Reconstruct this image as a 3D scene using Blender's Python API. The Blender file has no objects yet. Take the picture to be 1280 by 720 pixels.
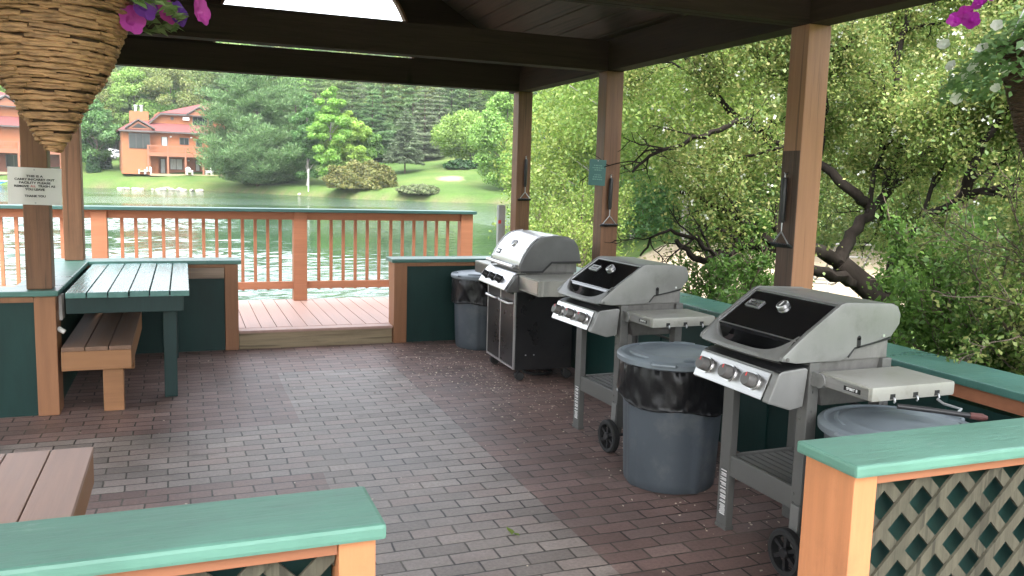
import bpy, bmesh, math, random
import numpy as np
from mathutils import Matrix, Vector
rad = math.radians
SC = bpy.context.scene
COL = SC.collection
# ------------------------------------------------------------------ camera
FPX, PITCH, ROLL, YAW, EYE = 1061.302, 7.27255, 1.62062, 21.23647, 1.6
_p, _r, _y = rad(PITCH), rad(ROLL), rad(YAW)
cF = Vector((math.sin(_y)*math.cos(_p), math.cos(_y)*math.cos(_p), -math.sin(_p)))
cR = Vector((math.cos(_y), -math.sin(_y), 0)); cU = cR.cross(cF)
cR, cU = cR*math.cos(_r)+cU*math.sin(_r), -cR*math.sin(_r)+cU*math.cos(_r)
cam = bpy.data.cameras.new('camera'); cam_o = bpy.data.objects.new('camera', cam); COL.objects.link(cam_o)
cam.sensor_width = 36; cam.lens = FPX/1280*36; cam.clip_start = .05; cam.clip_end = 2000
m = Matrix((cR, cU, -cF)).transposed().to_4x4(); m.translation = (0, 0, EYE)
cam_o.matrix_world = m
SC.camera = cam_o

def ray(u, v):
    return cF + cR*((u-640)/FPX) - cU*((v-360)/FPX)
def far(u, v, D):
    """point seen at photo pixel (u,v), D metres away over the ground"""
    d = ray(u, v); t = D/math.hypot(d.x, d.y)
    return Vector((d.x*t, d.y*t, EYE+d.z*t))
def onz(u, v, z):
    d = ray(u, v); t = (z-EYE)/d.z
    return Vector((d.x*t, d.y*t, z))

# ------------------------------------------------------------------ materials
def nodes(name):
    mt = bpy.data.materials.new(name); mt.use_nodes = True
    nt = mt.node_tree; nt.nodes.clear()
    out = nt.nodes.new('ShaderNodeOutputMaterial')
    return mt, nt, out
def N(nt, typ, **kw):
    n = nt.nodes.new(typ)
    for k, v in kw.items():
        if k in ('operation', 'blend_type', 'data_type', 'noise_dimensions', 'feature', 'distance', 'attribute_name', 'offset', 'offset_frequency', 'squash_frequency', 'musgrave_type', 'interpolation_type', 'clamp', 'use_clamp'):
            setattr(n, k, v)
        else:
            n.inputs[k.replace('_', ' ')].default_value = v
    return n
def ramp(nt, stops, interp='LINEAR'):
    n = nt.nodes.new('ShaderNodeValToRGB'); cr = n.color_ramp; cr.interpolation = interp
    while len(cr.elements) < len(stops): cr.elements.new(.5)
    for e, (p, c) in zip(cr.elements, stops):
        e.position = p; e.color = (*c, 1) if len(c) == 3 else c
    return n
def mixc(nt, a, b, fac, mode='MIX'):
    n = nt.nodes.new('ShaderNodeMix'); n.data_type = 'RGBA'; n.blend_type = mode
    for s, val in ((0, fac), (6, a), (7, b)):
        if hasattr(val, 'links') or hasattr(val, 'is_output'): nt.links.new(val, n.inputs[s])
        elif s == 0: n.inputs[0].default_value = val
        else: n.inputs[s].default_value = (*val, 1)
    return n.outputs[2]
def mul(c, k): return tuple(max(0, min(1, x*k)) for x in c)

def surf(name, col, rough=.5, metal=0., var=.15, scale=6, stretch=(1, 1, 1), bump=.15, bscale=None, dirt=None, dirt_amt=.35, dirt_scale=3, spec=.5, coat=0, rvar=.12, crack=None):
    """paint / wood / plastic / metal with mottling, wear and a fine bump"""
    mt, nt, out = nodes(name); L = nt.links.new
    tc = N(nt, 'ShaderNodeTexCoord'); mp = N(nt, 'ShaderNodeMapping'); mp.inputs['Scale'].default_value = stretch
    L(tc.outputs['Object'], mp.inputs[0])
    n1 = N(nt, 'ShaderNodeTexNoise', Scale=scale, Detail=6., Roughness=.6); L(mp.outputs[0], n1.inputs['Vector'])
    r1 = ramp(nt, [(.3, mul(col, 1-var)), (.7, mul(col, 1+var))]); L(n1.outputs['Fac'], r1.inputs[0])
    c = r1.outputs[0]
    if dirt:
        n2 = N(nt, 'ShaderNodeTexNoise', Scale=dirt_scale, Detail=8., Roughness=.7); L(tc.outputs['Object'], n2.inputs['Vector'])
        r2 = ramp(nt, [(.52, (0, 0, 0)), (.72, (dirt_amt,)*3)]); L(n2.outputs['Fac'], r2.inputs[0])
        c = mixc(nt, c, dirt, r2.outputs[0])
    if crack:
        mc = N(nt, 'ShaderNodeMapping'); mc.inputs['Scale'].default_value = crack; mc.inputs['Location'].default_value = (3.3, 1.7, .4); L(tc.outputs['Object'], mc.inputs[0])
        for sc_, lo, hi, am in ((1.0, .63, .66, .65), (3.1, .60, .68, .4)):
            nc = N(nt, 'ShaderNodeTexNoise', Scale=sc_, Detail=3.); L(mc.outputs[0], nc.inputs['Vector'])
            rc = ramp(nt, [(lo, (0, 0, 0)), (hi, (am,)*3)]); L(nc.outputs['Fac'], rc.inputs[0]); c = mixc(nt, c, mul(col, .35), rc.outputs[0])
        nk = N(nt, 'ShaderNodeTexVoronoi', Scale=2.6); mk = N(nt, 'ShaderNodeMapping'); mk.inputs['Scale'].default_value = tuple(min(1, 3/q) if q > 1 else .75 for q in crack); L(tc.outputs['Object'], mk.inputs[0]); L(mk.outputs[0], nk.inputs['Vector'])
        rk_ = ramp(nt, [(.03, (.8,)*3), (.075, (0, 0, 0))]); L(nk.outputs['Distance'], rk_.inputs[0]); c = mixc(nt, c, mul(col, .4), rk_.outputs[0])
    b = N(nt, 'ShaderNodeBsdfPrincipled', Metallic=metal)
    b.inputs['Specular IOR Level'].default_value = spec; b.inputs['Coat Weight'].default_value = coat
    L(c, b.inputs['Base Color'])
    rr = N(nt, 'ShaderNodeMapRange'); rr.inputs['To Min'].default_value = max(.02, rough-rvar); rr.inputs['To Max'].default_value = min(1, rough+rvar)
    L(n1.outputs['Fac'], rr.inputs[0]); L(rr.outputs[0], b.inputs['Roughness'])
    if bump:
        n3 = N(nt, 'ShaderNodeTexNoise', Scale=bscale or scale*5, Detail=4.); L(mp.outputs[0], n3.inputs['Vector'])
        bp = N(nt, 'ShaderNodeBump', Strength=bump, Distance=.01); L(n3.outputs['Fac'], bp.inputs['Height']); L(bp.outputs[0], b.inputs['Normal'])
    L(b.outputs[0], out.inputs[0])
    return mt

def leafmat(name, c1, c2, c3, trans=.4, gloss=.06, rough=.45):
    mt, nt, out = nodes(name); L = nt.links.new
    g = N(nt, 'ShaderNodeNewGeometry'); oi = N(nt, 'ShaderNodeObjectInfo'); gloss = min(gloss, .02)
    r = ramp(nt, [(0, c1), (.5, c2), (1, c3)]); L(g.outputs['Random Per Island'], r.inputs[0])
    tc = N(nt, 'ShaderNodeTexCoord')
    no = N(nt, 'ShaderNodeTexNoise', Scale=.9, Detail=2.); L(tc.outputs['Object'], no.inputs['Vector'])
    mr = N(nt, 'ShaderNodeMapRange'); mr.inputs['From Min'].default_value = .3; mr.inputs['From Max'].default_value = .7
    mr.inputs['To Min'].default_value = .75; mr.inputs['To Max'].default_value = 1.3; L(no.outputs['Fac'], mr.inputs[0])
    hs = N(nt, 'ShaderNodeHueSaturation'); L(r.outputs[0], hs.inputs['Color']); L(mr.outputs[0], hs.inputs['Value'])
    hr = N(nt, 'ShaderNodeMapRange'); hr.inputs['To Min'].default_value = .482; hr.inputs['To Max'].default_value = .518
    L(oi.outputs['Random'], hr.inputs[0]); L(hr.outputs[0], hs.inputs['Hue'])
    d = N(nt, 'ShaderNodeBsdfDiffuse'); t = N(nt, 'ShaderNodeBsdfTranslucent'); gl = N(nt, 'ShaderNodeBsdfGlossy', Roughness=rough)
    gl.inputs['Color'].default_value = (.9, .95, .9, 1)
    L(hs.outputs[0], d.inputs[0]); L(hs.outputs[0], t.inputs[0])
    m1 = N(nt, 'ShaderNodeMixShader', Fac=trans); L(d.outputs[0], m1.inputs[1]); L(t.outputs[0], m1.inputs[2])
    m2 = N(nt, 'ShaderNodeMixShader', Fac=gloss); L(m1.outputs[0], m2.inputs[1]); L(gl.outputs[0], m2.inputs[2])
    L(m2.outputs[0], out.inputs[0])
    return mt

PAINTED = ('orange', 'green', 'brown_painted', 'bench', 'deck', 'pink', 'brown_bench')
def wood(name, col, var=.25, rough=.6, axis='z', bump=.25, dirt=None, dirt_amt=.3, spec=.4):
    st = {'x': (.6, 9, 9), 'y': (9, .6, 9), 'z': (9, 9, .6)}[axis]
    return surf(name, col, rough, 0, var, 3., st, bump, 9., dirt, dirt_amt, 2.5, spec, crack=None if any(q in name for q in PAINTED) and 'tan' not in name else {'x': (.5, 22, 22), 'y': (22, .5, 22), 'z': (22, 22, .5)}[axis])

M = {}
M['post'] = wood('brown_stained_post', (.165, .08, .042), axis='z', rough=.55, dirt=(.07, .035, .02))
M['beam'] = wood('dark_stained_beam', (.036, .024, .018), axis='x', rough=.75, spec=.15)
M['beamy'] = wood('dark_stained_beam_along', (.040, .027, .020), axis='y', rough=.75, spec=.15)
M['ceil'] = wood('dark_stained_boards', (.075, .052, .040), axis='y', rough=.6, var=.4)
M['roof'] = surf('roof_shingle', (.09, .07, .06), .9, 0, .3, 12)
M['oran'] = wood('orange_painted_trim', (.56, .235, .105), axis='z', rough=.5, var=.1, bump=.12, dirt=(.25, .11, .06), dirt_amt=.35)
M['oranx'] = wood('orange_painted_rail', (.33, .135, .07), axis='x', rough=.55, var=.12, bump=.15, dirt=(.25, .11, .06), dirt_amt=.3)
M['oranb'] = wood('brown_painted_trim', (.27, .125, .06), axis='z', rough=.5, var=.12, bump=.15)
M['benchw'] = wood('bench_painted_wood', (.28, .135, .06), axis='x', rough=.5, var=.12, bump=.12, dirt=(.2, .09, .05), dirt_amt=.3)
M['bench'] = wood('brown_bench_boards', (.19, .11, .072), axis='y', rough=.45, var=.15, bump=.12)
M['composite'] = wood('pink_brown_composite_board', (.40, .265, .215), axis='y', rough=.55, var=.08, bump=.1)
M['deckb'] = wood('deck_board', (.42, .27, .225), axis='y', rough=.5, var=.1, bump=.1)
M['rawwood'] = wood('bare_weathered_plank', (.30, .235, .15), axis='x', rough=.75, var=.22, bump=.3, dirt=(.12, .085, .05))
M['greypl'] = wood('bare_grey_plank', (.27, .205, .155), axis='x', rough=.8, var=.25, bump=.3)
M['top'] = surf('green_painted_countertop', (.085, .20, .15), .42, 0, .10, 3, (1.2, 5, 1), .16, 14, (.30, .43, .36), .35, 2.2)
M['topd'] = surf('deep_green_countertop', (.055, .175, .145), .3, 0, .12, 3, (3, 3, 1), .14, 14, (.16, .27, .23), .3, 2.2)
def worn_paint(name, col, rough):
    mt, nt, out = nodes(name); L = nt.links.new
    tc = N(nt, 'ShaderNodeTexCoord')
    def noise(sc, mp_scale, det=6., loc=(0, 0, 0)):
        mp = N(nt, 'ShaderNodeMapping'); mp.inputs['Scale'].default_value = mp_scale; mp.inputs['Location'].default_value = loc; L(tc.outputs['Object'], mp.inputs[0])
        n = N(nt, 'ShaderNodeTexNoise', Scale=sc, Detail=det, Roughness=.62); L(mp.outputs[0], n.inputs['Vector']); return n.outputs['Fac']
    a = noise(2.2, (1, 2.5, 1)); r0 = ramp(nt, [(.3, mul(col, .80)), (.5, col), (.72, mul(col, 1.2))]); L(a, r0.inputs[0]); c = r0.outputs[0]
    b = noise(5., (1, 14, 6), 8., (3, 1, 0)); m1 = noise(1.7, (1, 3, 1), 3., (7, 2, 0)); r1 = ramp(nt, [(.60, (0, 0, 0)), (.70, (1, 1, 1))]); L(b, r1.inputs[0]); r1b = ramp(nt, [(.5, (0, 0, 0)), (.66, (.75, .75, .75))]); L(m1, r1b.inputs[0])
    k = mixc(nt, r1.outputs[0], r1b.outputs[0], 1., 'MULTIPLY'); c = mixc(nt, c, mul(col, .28), k)
    d = noise(16., (1, 3, 1), 8., (1.3, 5, 2)); m2 = noise(1.3, (1, 2, 1), 3., (2.1, 4.4, 0)); r2 = ramp(nt, [(.52, (0, 0, 0)), (.66, (1, 1, 1))]); L(d, r2.inputs[0]); r2b = ramp(nt, [(.55, (0, 0, 0)), (.70, (.6, .6, .6))]); L(m2, r2b.inputs[0])
    k2 = mixc(nt, r2.outputs[0], r2b.outputs[0], 1., 'MULTIPLY'); c = mixc(nt, c, (.42, .52, .46), k2)
    e = noise(90., (1, 1, 1), 3.); r3 = ramp(nt, [(.72, (0, 0, 0)), (.78, (.5, .5, .5))]); L(e, r3.inputs[0]); c = mixc(nt, c, mul(col, .4), r3.outputs[0])
    p = N(nt, 'ShaderNodeBsdfPrincipled', Roughness=rough); L(c, p.inputs['Base Color'])
    rr = N(nt, 'ShaderNodeMapRange'); rr.inputs['To Min'].default_value = rough-.14; rr.inputs['To Max'].default_value = rough+.2; L(a, rr.inputs[0]); L(rr.outputs[0], p.inputs['Roughness'])
    g = noise(7., (1, 9, 5), 6., (5, 5, 5)); bp = N(nt, 'ShaderNodeBump', Strength=.35, Distance=.008); L(g, bp.inputs['Height']); L(bp.outputs[0], p.inputs['Normal'])
    L(p.outputs[0], out.inputs[0]); return mt
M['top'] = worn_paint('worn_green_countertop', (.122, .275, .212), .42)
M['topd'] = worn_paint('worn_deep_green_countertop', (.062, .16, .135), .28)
M['railcap'] = worn_paint('dark_green_rail_cap', (.028, .078, .07), .38)
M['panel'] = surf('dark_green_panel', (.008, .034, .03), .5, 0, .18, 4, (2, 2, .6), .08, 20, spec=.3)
M['table'] = wood('green_painted_table_board', (.115, .245, .225), axis='y', rough=.24, spec=.7, var=.12, bump=.12)
M['tabled'] = wood('dark_green_table_frame', (.006, .027, .025), axis='z', rough=.45, var=.15, bump=.1)
M['lattice'] = wood('weathered_lattice', (.078, .072, .05), axis='z', rough=.85, var=.3, bump=.3, dirt=(.05, .05, .034), dirt_amt=.6)
M['steel'] = surf('brushed_stainless', (.52, .515, .51), .32, 1., .08, 4, (1, .12, 60), .05, 20, (.42, .41, .40), .25, 4, rvar=.06)
M['trim'] = surf('bright_steel_trim', (.78, .78, .78), .38, 1., .05, 5, bump=0)
M['cast'] = surf('grey_cast_aluminium', (.215, .215, .205), .42, .25, .12, 5, (1, 1, .5), .05, 60, (.075, .07, .06), .5, 4)
M['castd'] = surf('dark_grey_cast_end', (.10, .10, .098), .45, .2, .14, 6, (1, 1, 1), .05, 60, (.2, .2, .19), .3, 4)
M['frame'] = surf('grey_painted_frame', (.115, .115, .108), .5, .1, .1, 5, bump=.04, dirt=(.2, .19, .17), dirt_amt=.25)
M['table_g'] = surf('pale_grey_side_table', (.33, .325, .29), .42, .15, .1, 4, bump=.04, dirt=(.16, .14, .09), dirt_amt=.6, dirt_scale=7)
M['enamel'] = surf('black_enamel', (.008, .008, .009), .10, 0, .2, 4, bump=0, spec=.7, coat=.6, rvar=.05)
M['black'] = surf('black_plastic', (.018, .018, .019), .45, 0, .2, 6, bump=.05)
M['blackm'] = surf('black_painted_steel', (.014, .014, .015), .3, 0, .2, 5, bump=.02, dirt=(.06, .055, .05), dirt_amt=.25)
M['cookbox'] = surf('sooty_cookbox', (.17, .165, .155), .55, .2, .2, 7, (4, 4, 1), .06, 50, (.05, .05, .045), .6, 5)
M['knob'] = surf('grey_knob', (.11, .105, .10), .5, 0, .1, 9, bump=.1, bscale=80)
M['red'] = surf('red_mark', (.75, .06, .06), .5, 0, .05, 9, bump=0)
M['white'] = surf('white_print', (.78, .78, .76), .5, 0, .05, 9, bump=0)
M['ink'] = surf('black_ink', (.012, .012, .012), .6, 0, .05, 9, bump=0)
M['inkred'] = surf('red_ink', (.5, .17, .16), .6, 0, .05, 9, bump=0)
M['can'] = surf('slate_blue_grey_plastic', (.066, .080, .094), .48, 0, .1, 4, bump=.08, bscale=60, dirt=(.14, .15, .15), dirt_amt=.6, dirt_scale=5)
M['lid'] = surf('light_slate_plastic_lid', (.195, .23, .255), .42, 0, .1, 4, bump=.06, bscale=60, dirt=(.12, .14, .15), dirt_amt=.4)
M['candark'] = surf('dark_slate_plastic', (.045, .06, .075), .45, 0, .1, 4, bump=.06)
M['bag'] = surf('black_bin_liner', (.008, .008, .009), .33, 0, .2, 6, bump=.12, bscale=30, rvar=.04, spec=.3)
M['twig'] = surf('tan_wicker_twigs', (.28, .158, .07), .7, 0, .5, 30, (1, 1, 3), .3, 60, (.10, .05, .022), .6, 14)
M['twigd'] = surf('dark_basket_liner', (.045, .024, .012), .9, 0, .4, 20)
M['coir'] = surf('brown_coir_basket', (.095, .055, .035), .85, 0, .45, 25, (1, 1, 6), .5, 60, (.2, .14, .1), .4, 9)
M['bark'] = surf('dark_rough_bark', (.019, .0155, .013), .95, 0, .5, 9, (1, 1, .35), .9, 22, (.05, .048, .042), .4, 5, spec=.08)
M['barkp'] = surf('pale_bark', (.30, .28, .25), .85, 0, .4, 3, (1, 1, .4), .6, 10)
M['barkb'] = surf('brown_bark', (.10, .075, .055), .9, 0, .4, 4, (1, 1, .3), .6, 12)
M['rock'] = surf('pale_granite', (.33, .305, .265), .85, 0, .25, 3, bump=.5, bscale=9, dirt=(.3, .26, .2), dirt_amt=.5)
M['galv'] = surf('galvanised_steel', (.45, .46, .47), .45, .8, .12, 8, bump=.02)
M['sheet'] = None
M['petalp'] = leafmat('petunia_pink', (.62, .10, .36), (.50, .07, .34), (.40, .06, .42), .35, .02)
M['petalv'] = leafmat('petunia_violet', (.10, .03, .22), (.16, .05, .32), (.08, .03, .16), .3, .02)
M['petalm'] = leafmat('petunia_magenta', (.55, .03, .42), (.48, .03, .38), (.62, .06, .5), .35, .02)
M['petalw'] = leafmat('white_petal', (.80, .80, .76), (.76, .78, .72), (.82, .80, .72), .3, .02)
M['petaly'] = leafmat('pale_yellow_leaf', (.58, .58, .26), (.5, .52, .22), (.62, .6, .34), .35, .04)
M['leafb'] = leafmat('basket_leaf', (.11, .20, .07), (.165, .27, .10), (.25, .36, .15), .35, .06)
M['leafc'] = leafmat('crabapple_leaf', (.10, .165, .04), (.185, .245, .06), (.34, .32, .12), .45, .022)
M['leafy'] = leafmat('bright_spring_leaf', (.105, .19, .035), (.155, .25, .048), (.24, .31, .08), .48, .022)
M['leaff'] = leafmat('fresh_green_leaf', (.06, .14, .03), (.10, .20, .04), (.16, .285, .062), .45, .022)
M['leafm'] = leafmat('maple_leaf', (.07, .145, .042), (.10, .195, .055), (.145, .245, .075), .4, .05)
M['leafl'] = leafmat('birch_leaf', (.115, .225, .045), (.165, .295, .06), (.235, .36, .09), .42, .04)
M['leafl2'] = leafmat('lime_birch_leaf', (.16, .29, .045), (.22, .37, .06), (.30, .43, .09), .48, .02)
M['leafo'] = leafmat('olive_leaf', (.095, .15, .04), (.155, .21, .055), (.25, .27, .095), .45, .022)
M['needle'] = leafmat('pine_needle', (.075, .145, .052), (.115, .20, .075), (.175, .265, .105), .3, .06)
M['needley'] = leafmat('young_pine_needle', (.10, .175, .065), (.15, .235, .09), (.22, .30, .125), .3, .05)
M['needleg'] = leafmat('grey_spruce_needle', (.125, .18, .10), (.17, .225, .135), (.235, .285, .175), .28, .06)
M['yew'] = leafmat('olive_brown_yew', (.06, .085, .022), (.11, .125, .035), (.165, .16, .048), .25, .06)
M['reed'] = leafmat('grey_green_reed', (.09, .12, .05), (.13, .16, .07), (.19, .2, .11), .3, .04)
M['hedge'] = leafmat('dark_hedge_leaf', (.012, .04, .013), (.02, .06, .018), (.03, .08, .024), .2, .05)
M['stucco'] = surf('orange_stucco', (.285, .108, .046), .85, 0, .06, 1.2, bump=.05)
M['stuccot'] = surf('orange_timber', (.26, .105, .06), .8, 0, .08, 1.2, bump=.05)
M['redroof'] = surf('red_shingle_roof', (.135, .038, .036), .85, 0, .16, 2, (1, 1, 6), .2, 6)
M['fascia'] = surf('dark_roof_fascia', (.085, .075, .07), .7, 0, .1, 3, bump=0)
M['glass'] = surf('dark_window_glass', (.022, .03, .03), .08, 0, .2, .6, bump=0, spec=.6)
M['curtain'] = surf('pale_curtained_glass', (.38, .40, .38), .3, 0, .2, 1.2, (8, 1, 1), 0)
M['offwhite'] = surf('off_white_plastic', (.72, .70, .66), .5, 0, .06, 4, bump=0)
M['carw'] = surf('white_car_paint', (.78, .79, .80), .2, 0, .03, 2, bump=0, coat=.6)
M['tyre'] = surf('tyre_rubber', (.02, .02, .02), .8, 0, .1, 6, bump=.1)
M['cushion'] = surf('blue_boat_paint', (.06, .22, .5), .4, 0, .1, 3, bump=0)
M['signgreen'] = surf('dark_teal_sign', (.03, .11, .10), .5, 0, .1, 6, bump=.03)
M['signtxt'] = surf('faded_sign_lettering', (.12, .25, .21), .6, 0, .1, 9, bump=0)
M['petal_litter'] = surf('fallen_petal', (.68, .58, .46), .8, 0, .4, 40, bump=0)

def mat_sheet():
    mt, nt, out = nodes('laminated_paper'); L = nt.links.new
    b = N(nt, 'ShaderNodeBsdfPrincipled', Roughness=.35); b.inputs['Base Color'].default_value = (.74, .73, .70, 1)
    t = N(nt, 'ShaderNodeBsdfTransparent'); tr = N(nt, 'ShaderNodeBsdfTranslucent'); tr.inputs[0].default_value = (.85, .84, .8, 1)
    mx0 = N(nt, 'ShaderNodeMixShader', Fac=.35); L(b.outputs[0], mx0.inputs[1]); L(tr.outputs[0], mx0.inputs[2])
    mx = N(nt, 'ShaderNodeMixShader', Fac=.10); L(mx0.outputs[0], mx.inputs[1]); L(t.outputs[0], mx.inputs[2]); L(mx.outputs[0], out.inputs[0])
    return mt
M['sheet'] = mat_sheet()

def mat_brick():
    mt, nt, out = nodes('brick_pavers'); L = nt.links.new
    tc = N(nt, 'ShaderNodeTexCoord')
    # rows are not laid dead straight: warp the coordinates a little
    nw = N(nt, 'ShaderNodeTexNoise', Scale=1.3, Detail=2.); L(tc.outputs['Object'], nw.inputs['Vector'])
    sb = N(nt, 'ShaderNodeVectorMath', operation='SUBTRACT'); L(nw.outputs['Color'], sb.inputs[0]); sb.inputs[1].default_value = (.5, .5, .5)
    sc = N(nt, 'ShaderNodeVectorMath', operation='SCALE'); L(sb.outputs[0], sc.inputs[0]); sc.inputs['Scale'].default_value = .034
    ad = N(nt, 'ShaderNodeVectorMath', operation='ADD'); L(tc.outputs['Object'], ad.inputs[0]); L(sc.outputs[0], ad.inputs[1])
    nw2 = N(nt, 'ShaderNodeTexNoise', Scale=14., Detail=2.); L(tc.outputs['Object'], nw2.inputs['Vector'])
    sb2 = N(nt, 'ShaderNodeVectorMath', operation='SUBTRACT'); L(nw2.outputs['Color'], sb2.inputs[0]); sb2.inputs[1].default_value = (.5, .5, .5)
    sc2 = N(nt, 'ShaderNodeVectorMath', operation='SCALE'); L(sb2.outputs[0], sc2.inputs[0]); sc2.inputs['Scale'].default_value = .009
    ad2 = N(nt, 'ShaderNodeVectorMath', operation='ADD'); L(ad.outputs[0], ad2.inputs[0]); L(sc2.outputs[0], ad2.inputs[1])
    br = N(nt, 'ShaderNodeTexBrick', offset=.5, offset_frequency=2)
    L(ad2.outputs[0], br.inputs['Vector'])
    for k, v in (('Scale', 1.), ('Mortar Size', .0055), ('Mortar Smooth', .35), ('Bias', 0.), ('Brick Width', .206), ('Row Height', .0975)): br.inputs[k].default_value = v
    br.inputs['Color1'].default_value = (0, 0, 0, 1); br.inputs['Color2'].default_value = (1, 1, 1, 1); br.inputs['Mortar'].default_value = (.5, .5, .5, 1)
    red = ramp(nt, [(0, (.155, .098, .085)), (.3, (.195, .125, .108)), (.6, (.23, .15, .132)), (.85, (.19, .134, .12)), (1, (.27, .185, .162))]); L(br.outputs['Color'], red.inputs[0])
    gry = ramp(nt, [(0, (.21, .192, .172)), (.3, (.27, .248, .222)), (.62, (.31, .28, .252)), (.8, (.30, .238, .21)), (1, (.345, .312, .28))]); L(br.outputs['Color'], gry.inputs[0])
    # laid pattern: a grey cross in the red field
    sp = N(nt, 'ShaderNodeSeparateXYZ'); L(ad2.outputs[0], sp.inputs[0])
    def band(sock, a, b):
        g = N(nt, 'ShaderNodeMath', operation='GREATER_THAN'); L(sock, g.inputs[0]); g.inputs[1].default_value = a
        l = N(nt, 'ShaderNodeMath', operation='LESS_THAN'); L(sock, l.inputs[0]); l.inputs[1].default_value = b
        mm = N(nt, 'ShaderNodeMath', operation='MULTIPLY'); L(g.outputs[0], mm.inputs[0]); L(l.outputs[0], mm.inputs[1]); return mm.outputs[0]
    X, Y = sp.outputs['X'], sp.outputs['Y']
    def both(a, b, op):
        mm = N(nt, 'ShaderNodeMath', operation=op); L(a, mm.inputs[0]); L(b, mm.inputs[1]); return mm.outputs[0]
    g1 = both(band(X, .68, 1.648), band(Y, -9, 6.93), 'MULTIPLY')
    g2 = both(band(X, -3.2, .70), band(Y, 4.485, 5.46), 'MULTIPLY')
    gm0 = both(g1, g2, 'MAXIMUM'); gk = N(nt, 'ShaderNodeMath', operation='MULTIPLY'); gk.inputs[1].default_value = .70; L(gm0, gk.inputs[0]); gm = gk.outputs[0]
    c = mixc(nt, red.outputs[0], gry.outputs[0], gm)
    # grime and grain
    n1 = N(nt, 'ShaderNodeTexNoise', Scale=1.6, Detail=8., Roughness=.65); L(tc.outputs['Object'], n1.inputs['Vector'])
    r1 = ramp(nt, [(.3, (.62, .60, .58)), (.55, (1, 1, 1)), (.75, (1.25, 1.22, 1.2))]); L(n1.outputs['Fac'], r1.inputs[0])
    c = mixc(nt, c, r1.outputs[0], 1., 'MULTIPLY')
    n2 = N(nt, 'ShaderNodeTexNoise', Scale=60., Detail=5., Roughness=.7); L(tc.outputs['Object'], n2.inputs['Vector'])
    r2 = ramp(nt, [(.3, (.7, .7, .7)), (.7, (1.25, 1.25, 1.25))]); L(n2.outputs['Fac'], r2.inputs[0])
    c = mixc(nt, c, r2.outputs[0], .8, 'MULTIPLY')
    js = ramp(nt, [(.38, (0, 0, 0)), (.68, (1, 1, 1))]); nj = N(nt, 'ShaderNodeTexNoise', Scale=3.1, Detail=5.); L(tc.outputs['Object'], nj.inputs['Vector']); L(nj.outputs['Fac'], js.inputs[0])
    mj = mixc(nt, (.016, .012, .010), (.11, .09, .07), js.outputs[0])
    ns = N(nt, 'ShaderNodeTexNoise', Scale=2.3, Detail=7., Roughness=.62); ms = N(nt, 'ShaderNodeMapping'); ms.inputs['Location'].default_value = (4.2, 1.7, 0); L(tc.outputs['Object'], ms.inputs[0]); L(ms.outputs[0], ns.inputs['Vector'])
    rs = ramp(nt, [(.60, (1, 1, 1)), (.74, (.55, .53, .51))]); L(ns.outputs['Fac'], rs.inputs[0]); c = mixc(nt, c, rs.outputs[0], 1., 'MULTIPLY')
    mw = ramp(nt, [(.35, (0, 0, 0)), (.8, (1, 1, 1))]); L(br.outputs['Fac'], mw.inputs[0])
    c = mixc(nt, c, mj, mw.outputs[0])
    b = N(nt, 'ShaderNodeBsdfPrincipled', Roughness=.72); b.inputs['Specular IOR Level'].default_value = .45
    L(c, b.inputs['Base Color'])
    rr = N(nt, 'ShaderNodeMapRange'); rr.inputs['To Min'].default_value = .36; rr.inputs['To Max'].default_value = .66; L(n1.outputs['Fac'], rr.inputs[0]); L(rr.outputs[0], b.inputs['Roughness'])
    # height: sunk joints, tilted bricks, rough faces
    iv = N(nt, 'ShaderNodeMath', operation='SUBTRACT'); iv.inputs[0].default_value = 1; L(br.outputs['Fac'], iv.inputs[1])
    h1 = N(nt, 'ShaderNodeMath', operation='MULTIPLY_ADD'); L(n2.outputs['Fac'], h1.inputs[0]); h1.inputs[1].default_value = .25; L(iv.outputs[0], h1.inputs[2])
    h2 = N(nt, 'ShaderNodeMath', operation='MULTIPLY_ADD'); L(br.outputs['Color'], h2.inputs[0]); h2.inputs[1].default_value = .3; L(h1.outputs[0], h2.inputs[2])
    bp = N(nt, 'ShaderNodeBump', Strength=.8, Distance=.006); L(h2.outputs[0], bp.inputs['Height']); L(bp.outputs[0], b.inputs['Normal'])
    L(b.outputs[0], out.inputs[0]); return mt
M['brick'] = mat_brick()

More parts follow.
